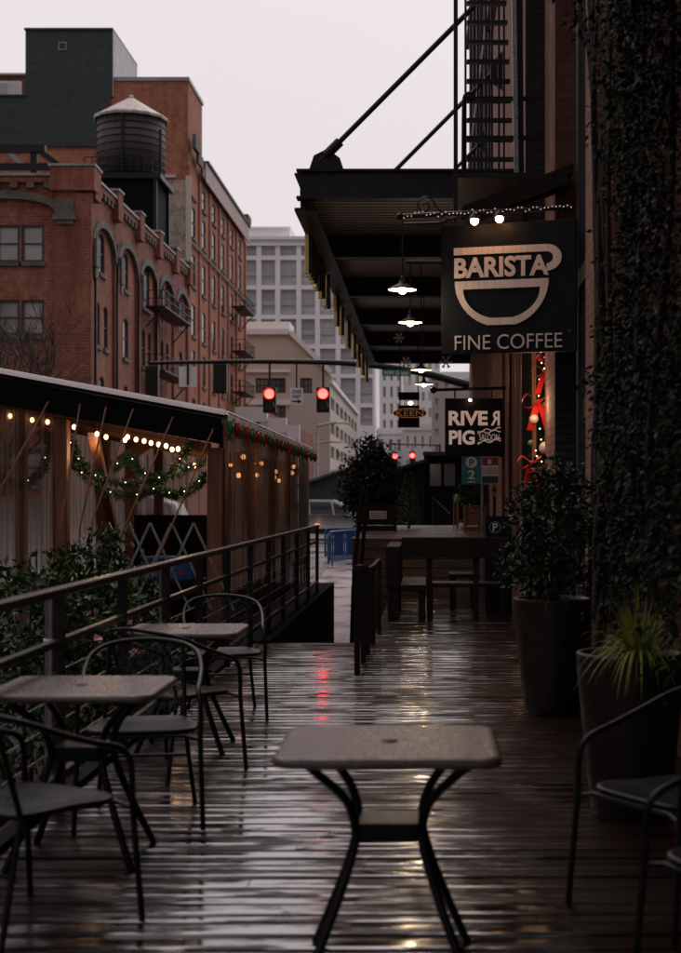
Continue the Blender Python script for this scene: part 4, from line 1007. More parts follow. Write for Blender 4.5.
for px in (245,256,263,274,281,292):
    m = MB(); m.box(X(px,d)-.4,X(px,d)+.4,d-.08,d-.012,Z(448,d),Z(433,d)); m.build('window', M['glass_dark'], t)
# downtown
def tower(name, lab, px0, px1, ptop, d, nc, nr, wm, gm, fx=.5, fz=.6, dep=24, right_side=False, cols=1, rows=1):
    xa, xb = X(px0,d), X(px1,d); t = thing(name, lab, 'building', ((xa+xb)/2,d,0)); F = Fac((xa,d),(1,0),(0,-1)); zt_ = Z(ptop,d)
    grid_building(t, F, xb-xa, 1.0, zt_-1.0, nc, nr, fx, fz, wm, M['frame_pale'], gm, .3, cols, rows)
    m = MB(); m.box(xa,xb,d+.35,d+dep,-.2,zt_-1.05); m.box(xa,xb,d,d+.34,-.2,.99); m.build('core', wm, t)
    m = MB(); m.box(xa-.2,xb+.2,d-.3,d+dep,zt_-1.0,zt_); m.build('parapet', M['palewhite'], t); return t
tower('city_tower','tall pale grey tower farthest away, right beside the office grid',352,378,318,330,4,12,M['office'],M['glass_office'],.62,.55)
tower('city_tower','whitish apartment tower with dark window strips behind the green street name sign',374,402,362,285,4,8,M['palewhite'],M['glass'],.42,.66)
tower('city_tower','broad pale apartment block behind the hanging oval sign',400,440,352,310,6,9,M['palewhite'],M['glass_office'],.45,.55)
tower('city_tower','lower pinkish masonry building at the end of the street behind the round tree',352,412,428,232,7,3,M['office'],M['glass'],.4,.55)
tower('city_tower','pinkish brick building at the end of the street behind the black lettered sign',432,500,372,200,7,8,M['palepink'],M['glass'],.4,.5)
tower('city_tower','small white fronted building far down the street above the dark tent',404,434,424,225,4,3,M['palewhite'],M['glass_dark'],.3,.5)
# ================================================================== WAREHOUSE ON THE RIGHT
W = thing('brick_warehouse', 'dark brick warehouse along the right side with ivy, door frames and a steel canopy', 'building', (2,12,0))
HT = 17.0
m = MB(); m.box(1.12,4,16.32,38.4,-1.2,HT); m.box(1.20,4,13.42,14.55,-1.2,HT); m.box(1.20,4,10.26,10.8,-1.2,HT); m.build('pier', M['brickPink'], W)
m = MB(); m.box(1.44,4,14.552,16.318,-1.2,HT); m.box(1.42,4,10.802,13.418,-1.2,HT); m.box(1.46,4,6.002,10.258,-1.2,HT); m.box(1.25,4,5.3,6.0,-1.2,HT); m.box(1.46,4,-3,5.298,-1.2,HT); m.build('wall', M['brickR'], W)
m = MB(); m.box(1.125,1.52,16.30,16.318,-1.2,HT); m.box(1.205,1.5,13.402,13.418,-1.2,3.6); m.build('painted_brick', M['brickGray'], W)
m = MB(); m.box(1.205,1.5,13.403,13.418,3.602,HT); m.build('pier_side', M['brickR'], W)  # darker brick slab puts shade on the side of the lit pier
m = MB()
for y0, y1 in ((11.2,13.0),):
    m.box(1.36,1.44,y0,y0+.14,-.02,9.5); m.box(1.36,1.44,y1-.14,y1,-.02,9.5)
    for z in (3.4,6.2,9.3): m.box(1.36,1.44,y0+.142,y1-.142,z,z+.16)
m.build('window_frame', M['frame'], W)
m = MB()
for y0, y1 in ((11.342,12.858),): m.box(1.39,1.41,y0,y1,.0,9.3)
m.build('pane', M['glass_dark'], W)
def vjamb(x0, x1, d, z1, mt=M['jamb'], th=.08):
    mm = MB(); mm.box(X(x0,d),X(x1,d),d,d+th,-.02,z1); return mm.build('door_jamb', mt, W)
vjamb(532.6,536.2,14.75,3.62); vjamb(550.2,553.6,14.70,3.62)
m = MB(); m.box(X(532.6,14.75),X(553.6,14.7),14.75,14.82,3.625,3.8); m.build('door_head', M['timber'], W)
vjamb(501.8,505.2,20.6,4.6,M['timber']); vjamb(515,521.5,17.4,4.8,M['timber']); vjamb(509,512,18.6,4.6,M['timber_dark'])
vjamb(521.8,528.5,16.1,4.9,M['black'])
m = MB()
for yy in (24.6,26.4,28.0,30.5,33.0,35.5): m.tube([(1.08,yy,5.5),(1.08,yy,HT)], .05 if yy != 28.0 else .09, 6)
m.build('wall_pipes', M['iron'], W)
for y0 in (26.2,30.2,34.2):
    for za, zb in ((0,3.2),): m = MB(); m.box(1.06,1.118,y0,y0+1.7,za,zb); m.build('window', M['glass_dark'], W)
m = MB(); m.box(1.0,1.118,16.6,38.3,9.6,9.9); m.box(1.02,1.118,16.6,38.3,13.6,13.8); m.build('ledge', M['stone_dark'], W)

# canopy
C0, C1, CXL, CXR = 16.9, 36.7, -1.5, 1.11
cn = thing('steel_canopy', 'long flat dark steel canopy with corrugated underside projecting over the deck', 'canopy', (0,C0,5))
m = MB(); m.box(CXL-.02,CXR,C0-.06,C0+.02,5.08,5.37); m.box(CXL-.06,CXR,C0-.10,C0+.08,5.372,5.40); m.box(CXL-.06,CXR,C0-.10,C0+.08,5.05,5.078); m.build('front_beam', M['canopy'], cn)
m = MB(); m.box(CXL-.03,CXL+.03,C0+.1,C1,4.98,5.37); m.box(CXL-.10,CXL+.16,C0+.1,C1,4.94,4.978); m.box(CXL-.10,CXL+.10,C0+.1,C1,5.372,5.395); m.build('edge_beam', M['canopy'], cn)
m = MB(); m.box(CXL+.032,CXR,C0+.03,C1,5.30,5.36); m.build('roof_deck', M['corrugated'], cn)
for d in (20.55,24.5,28.5,32.5,36.55):
    m = MB(); m.box(CXL+.035,CXR,d-.06,d+.06,5.0,5.29); m.box(CXL+.17,CXR,d-.11,d+.11,4.97,4.998); m.build('cross_beam', M['canopy'], cn)
m = MB(); m.box(.55,.63,C0+.1,C1,5.1,5.29); m.build('purlin', M['canopy'], cn)
for d, lab in ((16.92,''),(20.9,''),(25.0,''),(29.0,'')):
    a = (-1.30,d,5.50); b = (1.10,d,7.92)
    m = MB(); m.tube([a,b], .032, 8); rod = m.build('tension_rod', M['canopy'], cn)
    m = MB(); m.prism([(-1.42,5.40),(-1.0,5.40),(-1.05,5.55),(-1.2,5.66),(-1.36,5.58)],'y',d-.025,d+.025); m.tube([(-1.22,d,5.58),(-1.05,d,5.75)],.06,8); m.build('gusset', M['canopy'], rod)
    m = MB(); m.prism([(1.115,7.5),(.93,7.62),(.90,7.85),(1.115,8.1)],'y',d-.03,d+.03); m.build('gusset', M['canopy'], rod)
# gilded letters hanging under the canopy edge
ls = thing('hanging_letters', 'row of gilded capital letters hanging under the left edge of the canopy', 'letter sign', (-1.52,26,4.9))
for gch, d in zip('HNRFAYIHAPPH', (18.3,18.85,19.55,20.3,21.4,23.8,25.2,27.2,29.3,31.2,33.2,35.3)):
    m = MB(); w = .38 if gch != 'I' else .12
    text_into(m, gch, d+w, d, 4.40, 4.90, -1.565, .05, .012, plane='x'); lo = m.build('letter', M['gold'], ls)
    m = MB(); text_into(m, gch, d+w, d, 4.40, 4.90, -1.516, .047, .012, plane='x'); m.build('letter_back', M['black'], lo)
    m = MB(); m.tube([(-1.55,d+w/2,4.9),(-1.55,d+w/2,4.97)], .008, 5); m.build('hanger', M['black'], lo)

# door awning behind the sign
t = thing('door_awning', 'dark sloping wooden awning above the shop door behind the big cup sign', 'awning', (.9,13.3,4.2))
m = MB(); m.prism([(X(574,13),Z(163,13)),(X(462,13),Z(206,13)),(X(462,13),Z(213,13)),(X(574,13),Z(172,13))],'y',13.0,13.38); m.build('slab', M['timber_dark'], t)
m = MB()
for dy in (.02,.31): m.bar((X(574,13)-.05,13.0+dy,Z(178,13)),(X(470,13),13.0+dy,Z(213,13)),.05,.09)
m.build('rafters', M['timber_dark'], t)

# fire escape with ship ladder over the canopy
fe = thing('fire_escape', 'black iron fire escape with steep ladder treads standing against the sky above the canopy', 'fire escape', (.8,14.9,4.9))
d = 14.6
m = MB(); m.box(X(455,d),1.19,d,15.9,Z(178,d),Z(172.5,d)); m.build('platform', M['iron'], fe)
m = MB(); m.box(X(453.6,d),X(457.8,d),d-.04,d,Z(218,d),11.5); m.build('post', M['iron'], fe)
m = MB(); m.box(X(464.5,d),X(466.8,d),d+.02,d+.05,Z(178,d),11.5); m.build('stringer', M['iron'], fe)
m = MB(); m.bar((X(517,d),d+.1,Z(172,d)),(X(508,d),d+.1,11.5),.045,.09); m.build('stringer', M['steel'], fe)
m = MB(); m.bar((X(521,d),d+.3,Z(172,d)),(X(512,d),d+.3,11.5),.10,.10); m.bar((X(526,d),d+.7,Z(172,d)),(X(522,d),d+.7,11.5),.05,.05); m.build('stringer', M['iron'], fe)
py = 158.0; k = 0
while py > -140:
    a = X(467,d); b = X(514-(158-py)*.045,d); z = Z(py,d)
    m = MB(); m.box(a,b,d+.03,d+.10,z-.018,z+.018); m.build('tread', M['iron'], fe); py -= 19.6
m = MB()
for p_ in (91,131): m.box(X(464,d),1.20,d+.27,d+.30,Z(p_,d)-.022,Z(p_,d)+.022)
m.tube(spline([(X(463,d),d-.02,Z(172,d)),(X(463.5,d),d-.02,Z(110,d)),(X(465,d),d-.02,Z(96,d)),(X(470,d),d-.02,Z(94,d)),(X(472,d),d-.02,Z(100,d))],5),.018,6)
m.build('guard_rail', M['iron'], fe)
m = MB()
for p_ in (478,486,492,499,504): m.box(X(p_,15.8)-.012,X(p_,15.8)+.012,15.8,15.83,Z(172,15.8),11.5)
m.build('bars', M['iron'], fe)

# ================================================================== SIGNS
# cup sign: board turned slightly towards the viewer
SD = 12.9; sc = 110.0
sg = thing('hanging_sign', 'large black hanging board lettered BARISTA FINE COFFEE with a cup outline', 'sign', (X(508.5,SD),SD,Z(288,SD)), R(-15))
lx = lambda px: (px-508.5)/sc*1.03
lz = lambda py: (288-py)/sc
m = MB(); m.box(lx(442),lx(575.5),-.035,.035,lz(353),lz(223)); m.build('board', M['signblack'], sg, .006, local=True)
m = MB(); y0 = -.037
text_into(m, 'BARISTA', lx(455.5), lx(549), lz(277.3), lz(256.7), y0, .012, .034); m.build('lettering', M['signpaint'], sg, local=True)
m = MB(); text_into(m, 'FINE COFFEE', lx(456), lx(562), lz(349.3), lz(334.7), y0, .010, -.006); m.build('lettering', M['signpaint'], sg, local=True)
def ribbon(m, outer, inner, y, dep=.012):
    n = len(outer); vs = []
    for (a, b), (c, e) in zip(outer, inner): vs += [(lx(a),y-dep,lz(b)),(lx(c),y-dep,lz(e)),(lx(a),y,lz(b)),(lx(c),y,lz(e))]
    fs = []
    for i in range(n-1):
        o = 4*i; fs += [(o,o+1,o+5,o+4),(o,o+4,o+6,o+2),(o+1,o+3,o+7,o+5)]
    fs += [(0,2,3,1),(4*n-4,4*n-3,4*n-1,4*n-2)]; m.add(vs, fs)
oo, ii = [(455,246.6),(546,246.6)], [(455,253.8),(546,253.8)]
cx_, cy_ = 547, 259.8
for k in range(1, 15):
    a = -math.pi/2 + math.pi*k/14; oo.append((cx_+14.6*math.cos(a), cy_+13.2*math.sin(a))); ii.append((cx_+6.2*math.cos(a), cy_+6.0*math.sin(a)))
m = MB(); ribbon(m, oo, ii, y0); m.build('cup_rim', M['signpaint'], sg, local=True)
oo = [(456,280.5)]; ii = [(464.5,289)]
for t_ in [k/10 for k in range(1, 11)]:
    a = t_*math.pi*.40; oo.append((456+33*(1-math.cos(a))*1.42, 280.5+46*math.sin(a)/math.sin(math.pi*.4)*.97))
    ii.append((464.5+29*(1-math.cos(a))*1.34, 289+29.5*math.sin(a)/math.sin(math.pi*.4)*.98))
L_ = list(zip(oo, ii)); mir = [((1005-a[0],a[1]),(1005-b[0],b[1])) for a, b in L_[::-1]]
allp = L_ + mir; m = MB(); ribbon(m, [p[0] for p in allp], [p[1] for p in allp], y0); ribbon(m, [(456,280.4),(549,280.4)], [(463,288.6),(542,288.6)], y0-.0005, .0125); m.build('cup_outline', M['signpaint'], sg, local=True)
m = MB()
for px in (455,562): m.tube([(lx(px),0,lz(223)),(lx(px),0,lz(213))], .01, 6)
m.build('hanger', M['iron'], sg, local=True)
# bracket arm with fairy lights
ba = thing('sign_bracket', 'scrolled iron arm wrapped in fairy lights holding the big cup sign', 'bracket', (1.2,SD,4))
pa, pb = Vector((X(400,SD),SD+.02,Z(216,SD))), Vector((1.30,SD-.0,Z(207.5,SD)))
m = MB(); m.tube([pa,pb], .022, 8); m.ball(pa, .035, 8)
m.tube([pa+Vector((.03,0,-.07)), pa+Vector((.35,0,-.06)), pa+Vector((.55,0,0))], .012, 6); m.build('arm', M['iron'], ba)
m = MB()
sp = [(X(425,SD)+.09*(1-k/26)*math.cos(k*.42), SD+.02, Z(205,SD)+.09*(1-k/26)*math.sin(k*.42)) for k in range(25)]
m.tube(sp, .008, 5); m.tube([sp[0],(X(440,SD),SD+.02,Z(211,SD)),(X(455,SD),SD+.02,Z(213,SD))], .008, 5)
sp = [(X(447,SD)+.06*(1-k/26)*math.cos(2+k*.42), SD+.02, Z(221,SD)+.06*(1-k/26)*math.sin(2+k*.42)) for k in range(25)]; m.tube(sp, .007, 5)
m.build('scroll', M['iron'], ba)
for k in range(46):
    m = MB(); p = pa.lerp(pb, k/45) + Vector((0,-.025,random.uniform(-.025,.03))); m.ball(p, .007, 5); m.build('fairy_light', M['fairy'], ba)
for px, py in ((474,224.5),(498.6,222.3)):
    c = Vector((X(px,SD),SD-.16,Z(py,SD)))
    fl = MB(); fl.tube([(c.x,SD,Z(212,SD)),(c.x,SD-.10,Z(213,SD)),c+Vector((0,0,.05))], .012, 6); fl.lathe([(.02,.07),(.045,.04),(.052,.015)], c, 12); fo = fl.build('flood_lamp', M['iron'], ba)
    b_ = MB(); b_.ball(c, .036, 12); b_.build('bulb', M['bulb_sign'], fo)

# second lettered sign
SD2 = 20.2
s2 = thing('hanging_sign', 'black square board with glowing letters RIVER PIG and small script, below the big sign', 'sign', P(474,428,SD2), 0)
def q(px, py, d=SD2): return X(px,d), Z(py,d)
m = MB(); m.box(X(445,SD2),X(502.5,SD2),SD2-.03,SD2+.03,Z(457,SD2),Z(398.5,SD2)); m.build('board', M['signblack'], s2, .008)
m = MB(); yy = SD2-.031
text_into(m,'RIVE',X(448.6,SD2),X(487.6,SD2),Z(425.6,SD2),Z(411.2,SD2),yy,.03,.035); text_into(m,'R',X(490.8,SD2),X(499.6,SD2),Z(425.6,SD2),Z(411.2,SD2),yy,.03,.02,mirror=True)
text_into(m,'PIG',X(449,SD2),X(474.6,SD2),Z(444.8,SD2),Z(430.4,SD2),yy,.03,.035); m.build('lettering', M['marquee'], s2)
m = MB(); text_into(m,'SALOON',X(479,SD2),X(499,SD2),Z(440.5,SD2),Z(434,SD2),yy,.01,0)
for o_, ph in ((431.5,0),(443,1.4),(433.3,2.5),(441.8,.5)):
    m.tube([(X(477.5+k*.8,SD2),yy-.01,Z(o_-k*.10+1.3*math.sin(k*.42+ph),SD2)) for k in range(30)], .0075, 5)
m.build('script', M['pig_line'], s2)
m = MB(); m.tube([(X(433.5,SD2),SD2,Z(390,SD2)),(1.11,SD2,Z(388,SD2))],.022,8); m.ball((X(433.5,SD2),SD2,Z(390,SD2)),.05,8)
for px in (455,492): m.tube([(X(px,SD2),SD2,Z(389,SD2)),(X(px,SD2),SD2,Z(398,SD2))],.012,6)
m.build('bracket', M['iron'], s2)
m = MB(); m.ball((X(470,SD2),SD2-.10,Z(400.5,SD2)),.02,8); m.build('bulb', M['bulb_sign'], s2)

# parking sign on a pole
d = 19.6
t = thing('parking_sign', 'teal sign with P and 2 beside a red and white panel on a grey pole', 'sign', (X(482.5,d),d,0))
m = MB(); m.tube([(X(482.4,d),d+.03,-.03),(X(482.4,d),d+.03,Z(458,d))], .024, 10); m.build('pole', M['steel'], t)
m = MB(); m.box(X(461.6,d),X(481,d),d-.012,d,Z(484.3,d),Z(456.5,d)); pn = m.build('teal_panel', M['teal'], t)
def disc(m, c, r, y, dep, n=24):
    m.prism([(c[0]+r*math.cos(2*math.pi*k/n), c[1]+r*math.sin(2*math.pi*k/n)) for k in range(n)], 'y', y-dep, y)
m = MB(); disc(m,(X(471.4,d),Z(462.4,d)),5.6/K*d,d-.0125,.004); m.build('disc', M['signwhite'], pn)
m = MB(); text_into(m,'P',X(469.2,d),X(474.2,d),Z(466.3,d),Z(458.6,d),d-.017,.004,.03); m.build('letter', M['teal'], pn)
m = MB(); text_into(m,'2',X(468,d),X(475,d),Z(479.2,d),Z(470.2,d),d-.0125,.004,.02); m.box(X(468,d),X(475,d),d-.017,d-.0125,Z(482.3,d),Z(481.4,d)); m.build('numeral', M['signwhite'], pn)
m = MB(); m.box(X(481.2,d),X(499,d),d-.012,d,Z(484.3,d),Z(456.5,d)); pn = m.build('side_panel', M['spandrel'], t)
for nm, a, b, c, e, mt in (('red_block',482,498,457.3,465.2,'signred'),('white_bar',481.5,498.5,465.8,467.2,'signwhite'),('grey_block',482,498,467.3,474.5,'frame_pale'),('white_bar',481.5,498.5,474.7,475.8,'signwhite'),('dark_block',482,498,476.2,483.2,'frame')):
    m = MB(); m.box(X(a,d),X(b,d),d-.017,d-.0125,Z(e,d),Z(c,d)); m.build(nm, M[mt], pn)
m = MB(); disc(m,(X(489.6,d),Z(462,d)),2.3/K*d,d-.0175,.003,12); m.prism([(X(487.5,d),Z(459.3,d)),(X(491.7,d),Z(459.3,d)),(X(489.6,d),Z(461,d))],'y',d-.0205,d-.0175); m.build('emblem', M['signwhite'], pn)
# yellow arrow sign and round P board
d = 20.4
t = thing('arrow_sign', 'small yellow sign with a black arrow on a dark post beside the parking pole', 'sign', (X(494,d),d,0))
m = MB(); m.box(X(493.2,d),X(496,d),d+.005,d+.05,-.03,Z(484,d)); m.build('post', M['timber_dark'], t)
m = MB(); m.box(X(491.2,d),X(496.8,d),d-.01,d,Z(496.3,d),Z(485,d)); m.build('panel', M['yellow'], t)
m = MB(); m.prism([(X(492,d),Z(490,d)),(X(495.8,d),Z(487,d)),(X(495.8,d),Z(493,d))],'y',d-.016,d-.0105); m.build('arrow', M['black'], t)
d = 18.4
t = thing('sign_board', 'black board with a round P emblem standing by the shrub at right', 'sign', (X(496,d),d,0))
m = MB(); m.box(X(485.5,d),X(509,d),d,d+.05,.0,Z(516,d)); m.build('board', M['signblack'], t)
m = MB()
rr = 5.9/K*d; c = (X(495,d),Z(527.3,d)); n = 28
ring_o = [(c[0]+rr*math.cos(2*math.pi*k/n),c[1]+rr*math.sin(2*math.pi*k/n)) for k in range(n)]; ring_i = [(c[0]+rr*.86*math.cos(2*math.pi*k/n),c[1]+rr*.86*math.sin(2*math.pi*k/n)) for k in range(n)]
vs = [(a,d-.004,b) for a,b in ring_o]+[(a,d-.004,b) for a,b in ring_i]; m.add(vs,[(k,(k+1)%n,n+(k+1)%n,n+k) for k in range(n)]); m.build('ring', mat('pale teal line',(.12,.32,.42),.5,bmp=0), t)
m = MB(); text_into(m,'P',X(492.8,d),X(497.8,d),Z(531.3,d),Z(523.2,d),d-.001,.004,.02); m.build('letter', M['signwhite'], t)

# oval hanging sign
d = 29.5
t = thing('hanging_sign', 'small dark hanging sign with an oval reading KEEN in amber neon', 'sign', P(410,410,d))
m = MB(); m.box(X(398.5,d),X(419.5,d),d-.06,d+.06,Z(427.5,d),Z(405.5,d)); m.build('board', M['signblack'], t)
m = MB(); m.box(X(398.5,d),X(419.5,d),d-.06,d+.06,Z(400,d),Z(392.3,d)); m.build('top_board', M['signblack'], t)
ov = [(X(410,d)+16.4/K*d*math.copysign(abs(math.cos(2*math.pi*k/32))**.75,math.cos(2*math.pi*k/32)),Z(413.5,d)+4.2/K*d*math.copysign(abs(math.sin(2*math.pi*k/32))**.9,math.sin(2*math.pi*k/32))) for k in range(32)]
m = MB(); m.prism(ov,'y',d-.12,d-.061); m.build('oval', M['signblack'], t)
m = MB(); text_into(m,'KEEN',X(396.5,d),X(423.2,d),Z(416,d),Z(411,d),d-.121,.012,-.012); m.tube([(a,d-.125,b) for a,b in ov+ov[:1]],.009,5); m.build('neon', M['neon'], t)
m = MB(); m.ball((X(410.5,d),d-.02,Z(403.2,d)),.05,10,.7); m.build('lamp', M['bulb_lamp'], t)
m = MB()
for px in (400,418): m.tube([(X(px,d),d,Z(406,d)),(X(px,d),d,4.96)],.012,5)
m.build('hanger', M['iron'], t)

# pendant lamps
lamps = [(402.5,289,12.9,'nearest and largest of the white pendant lamps in a row under the canopy'),(410.3,322,15.3,'second pendant lamp in the row, hanging beside the edge of the big cup sign'),
         (421,369.5,21.0,'third pendant lamp in the row, small against the pale distant buildings'),(424,384,24.2,'farthest and smallest pendant lamp, just left of the black lettered board')]
for px, py, d, lab in lamps:
    x, z = X(px,d), Z(py,d); t = thing('pendant_lamp', lab, 'lamp', (x,d,z), 0, 'pendant lamps over the deck')
    r_ = .13 if d < 17 else .155
    m = MB(); m.lathe([(.028,.085),(.034,.05),(.06,.038),(r_*.97,.004),(r_,-.008)], n=24); m.lathe([(.018,.085),(.02,.12),(.001,.125)], n=12); sh = m.build('lamp_shade', M['iron'], t, local=True)
    m = MB(); m.lathe([(.03,.046),(.058,.034),(r_*.97,.0),(r_*.995,-.008)], n=24); m.build('shade_lining', M['shade_in'], sh, local=True)
    m = MB(); m.lathe([(.002,.035),(.03,.02),(.043,-.005),(.036,-.03),(.015,-.045),(.001,-.047)], n=16); m.build('bulb', M['bulb_lamp'], t, local=True)
    top = {12.9:Z(216,12.9)-z, 15.3:Z(262,15.3)-z, 21.0:4.98-z, 24.2:4.97-z}[d]
    m = MB(); m.tube([(0,0,.11),(0,0,top)], .007, 6); m.build('rod', M['iron'], t, local=True)
    if d == 15.3:
        m = MB(); m.tube([(-.04,0,top),(1.3-x,0,top+.0)], .02, 6); m.build('arm', M['iron'], t, local=True)
    L = bpy.data.lights.new('pendant glow', 'POINT'); L.energy = 9; L.color = (1,.72,.45); L.shadow_soft_size = .05
    lo = bpy.data.objects.new('pendant_glow', L); COL.objects.link(lo); lo.location = (0,0,-.10); lo.parent = t
# snowflake ornaments under the canopy
for i, (px, py, d, r_, lab) in enumerate(((399,338,27,.10,'white star shaped ornament under the canopy, left one of two'),(387,339,33,.12,'white star shaped ornament at the far end of the canopy edge'),
                          (446,362,24,.11,'dark snowflake ornament hanging near the far pendant lamps'),(406,362,26,.10,'dark snowflake ornament hanging above the green street name sign'))):
    t = thing('snowflake_ornament', lab, 'ornament', P(px,py,d)); m = MB(); c = P(px,py,d)
    for k in range(3):
        a = math.pi*k/3; v = Vector((math.cos(a),0,math.sin(a)))*r_; m.bar(c-v,c+v,.022,.022,(0,1,0))
        for sgn in (-1,1):
            e = c+v*sgn*.62
            for s_ in (-.6,.6): w = Vector((math.cos(a+s_),0,math.sin(a+s_)))*r_*.36*sgn; m.bar(e,e+w,.016,.016,(0,1,0))
    m.build('arms', M['white'] if i < 2 else M['frame_pale'], t)
    m = MB(); m.tube([c+Vector((0,0,r_)),(c.x,c.y,4.97)],.004,4); m.build('thread', M['black'], t)

# holiday garland by the door
t = thing('holiday_garland', 'vertical holiday garland with red bows and pearl balls in the door frame', 'garland', P(542,420,14.9))
path = [P(543,345,14.9),P(542,380,14.9),P(544,410,14.9),P(541,440,14.9),P(542,470,14.9),P(544,545,14.9)]
m = MB(); garland(m, spline(path,6), .10, 1700, 7, .10); m.build('foliage', M['leaf'], t)
for px, py, r_, mt in ((549,364,.042,'whiteball'),(550,391,.04,'whiteball'),(534,419,.046,'whiteball'),(545.5,448,.062,'whiteball'),(531,443,.03,'greenball'),(540,358,.042,'redball'),(551,560,.055,'greenball'),(541,561,.04,'greenball'),(546,404,.028,'greenball')):
    b_ = MB(); b_.ball(P(px,py,14.58), r_*1.08, 14); b_.build('ornament', M[mt], t)
for k in range(22):
    f = k/21; a_ = P(542+random.gauss(0,4), 352+f*115, 14.66); b_ = MB(); b_.ball(a_, .008, 6); b_.build('fairy_light', M['bulb_warm'], t)
L = bpy.data.lights.new('garland glow','POINT'); L.energy = 9; L.color = (1,.62,.38); L.shadow_soft_size = .2
lo = bpy.data.objects.new('garland_glow', L); COL.objects.link(lo); lo.location = P(540,405,14.25) - t.location; lo.parent = t
def bow(m, c, s, seed):
    rnd = random.Random(seed); c = Vector(c)
    for sgn in (-1,1):
        lp = spline([c,c+Vector((sgn*.09,-.03,.06))*s,c+Vector((sgn*.13,0,.0))*s,c+Vector((sgn*.08,.02,-.045))*s,c],6)
        for a, b in zip(lp, lp[1:]):
            w = Vector((0,.05*s,.012)); m.add([a-w,a+w,b+w,b-w],[(0,1,2,3)],True)
        tl = spline([c,c+Vector((sgn*.035,-.03,-.09))*s,c+Vector((sgn*.06+rnd.uniform(-.02,.02),-.01,-.22))*s],6)
        for a, b in zip(tl, tl[1:]):
            w = Vector((.028*s,.012,0)); m.add([a-w,a+w,b+w,b-w],[(0,1,2,3)],True)
    m.ball(c,.025*s,8)
for px, py, s_ in ((539,402,1.15),(545,372,.9),(532,463,1.0)):
    b_ = MB(); bow(b_, P(px,py,14.6), s_*1.15, int(px)); b_.build('bow', mat('red ribbon',(.62,.025,.015),.4,(.5,.015,.012),8,bmp=0), t)

# ================================================================== IVY
t = thing('ivy', 'dense dark ivy climbing the brick wall along the right edge', 'climbing plant', (1.2,8.5,0))
rnd = random.Random(77); m = MB()
def ivy_patch(nc, y0, y1, z0, z1, xf, th, thr, seed, ln=.04):
    r2 = random.Random(seed); c = 0; guard = 0
    while c < nc and guard < nc*30:
        guard += 1
        y = r2.uniform(y0,y1); z = r2.uniform(z0,z1)
        f = noise.noise((y*1.0+seed,z*.6,seed*.37)) + .5*noise.noise((y*2.7,z*1.9,seed))
        if f < thr: continue
        if 7.55 < y < 8.3 and (2.5 < z < 5.2) and r2.random() > .1: continue
        edge = min(1, max(.12, (9.7-y)/1.6)); pr = th*r2.random()*(.4+max(0,f+.35))*edge; rad = r2.uniform(.06,.20)*(.45+.55*edge); c += 1
        for _ in range(17):
            v = Vector((r2.gauss(0,.7),r2.gauss(0,1),r2.gauss(0,1)))*rad*.62
            p = Vector((xf-pr-.02,y,z)) + v
            if p.x > xf - .01: p.x = xf - .01 - r2.random()*.03
            d_ = v.normalized()*.5 + Vector((-.3+r2.gauss(0,.35),r2.gauss(0,.5),-.55+r2.gauss(0,.4)))
            m.leaf(p,d_,ln*r2.uniform(.5,1.6),ln*r2.uniform(.5,.8),Vector((-.8+r2.gauss(0,.6),-.4+r2.gauss(0,.6),.6+r2.gauss(0,.6))))
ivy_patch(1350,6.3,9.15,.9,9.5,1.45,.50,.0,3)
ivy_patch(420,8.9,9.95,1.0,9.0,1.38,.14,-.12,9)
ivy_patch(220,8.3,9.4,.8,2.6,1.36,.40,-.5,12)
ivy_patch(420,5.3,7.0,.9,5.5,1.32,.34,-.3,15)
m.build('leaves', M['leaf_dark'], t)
m = MB()
for k in range(10):
    yb = rnd.uniform(6.4,10.4); pts = [Vector((1.1,9.4-.12*k if k < 4 else yb,0.0 if k > 3 else .1))]
    for j in range(9): pts.append(Vector((1.14+rnd.uniform(-.03,.05), pts[-1].y+rnd.gauss(0,.13), pts[-1].z+rnd.uniform(.6,1.0))))
    m.tube(spline(pts,3), [.026*(1-.8*i/27) for i in range(28)], 6)
b0 = Vector((X(599,8.6),8.6,0))
for ph in (0,2.1,4.2): m.tube([b0+Vector((.022*math.cos(ph+k*.55),.022*math.sin(ph+k*.55),k*.09)) for k in range(18)], .02, 6)
m.build('stem', M['bark'], t)

# ================================================================== RAISED PLATFORM PLANTS AND BOXES
def planter_box(name, lab, px0, px1, ptop, d, dep, mt):
    t = thing(name, lab, 'planter', (X((px0+px1)/2,d),d,.875)); x0, x1 = X(px0,d),X(px1,d); zt_ = Z(ptop,d)
    m = MB(); n = 4
    for k in range(n):
        a = .88+(zt_-.88)*k/n; b = .88+(zt_-.88)*(k+1)/n-.012
        m.box(x0,x1,d,d+.03,a,b); m.box(x0,x0+.03,d+.031,d+dep,a,b); m.box(x1-.03,x1,d+.031,d+dep,a,b)
    m.build('boards', mt, t)
    m = MB()
    for x in (x0-.01,x1-.05): m.box(x,x+.06,d-.02,d-.001,.88,zt_)
    m.box(x0-.02,x1+.02,d-.025,d+.05,zt_+.001,zt_+.03); m.build('trim', mt, t)
    m = MB(); m.box(x0+.035,x1-.035,d+.035,d+dep,zt_-.12,zt_-.06); m.build('soil', M['soil'], t)
    return t
pb1 = planter_box('planter_box','dark wooden planter box with a pale notice on the left of the raised platform',357,396,506,26.4,.7,M['timber_dark'])
m = MB(); m.box(X(369.5,26.3),X(386.5,26.3),26.34,26.37,Z(519,26.3),Z(511,26.3)); nt_ = m.build('notice', M['beige'], pb1)
m = MB()
for k in range(3):
    for j in range(5): m.box(X(371+j*3,26.3),X(373.2+j*3-(j+k)%2*.6,26.3),26.334,26.339,Z(513.6+k*2,26.3),Z(512.9+k*2,26.3))
m.build('scrawl', M['timber_dark'], nt_)
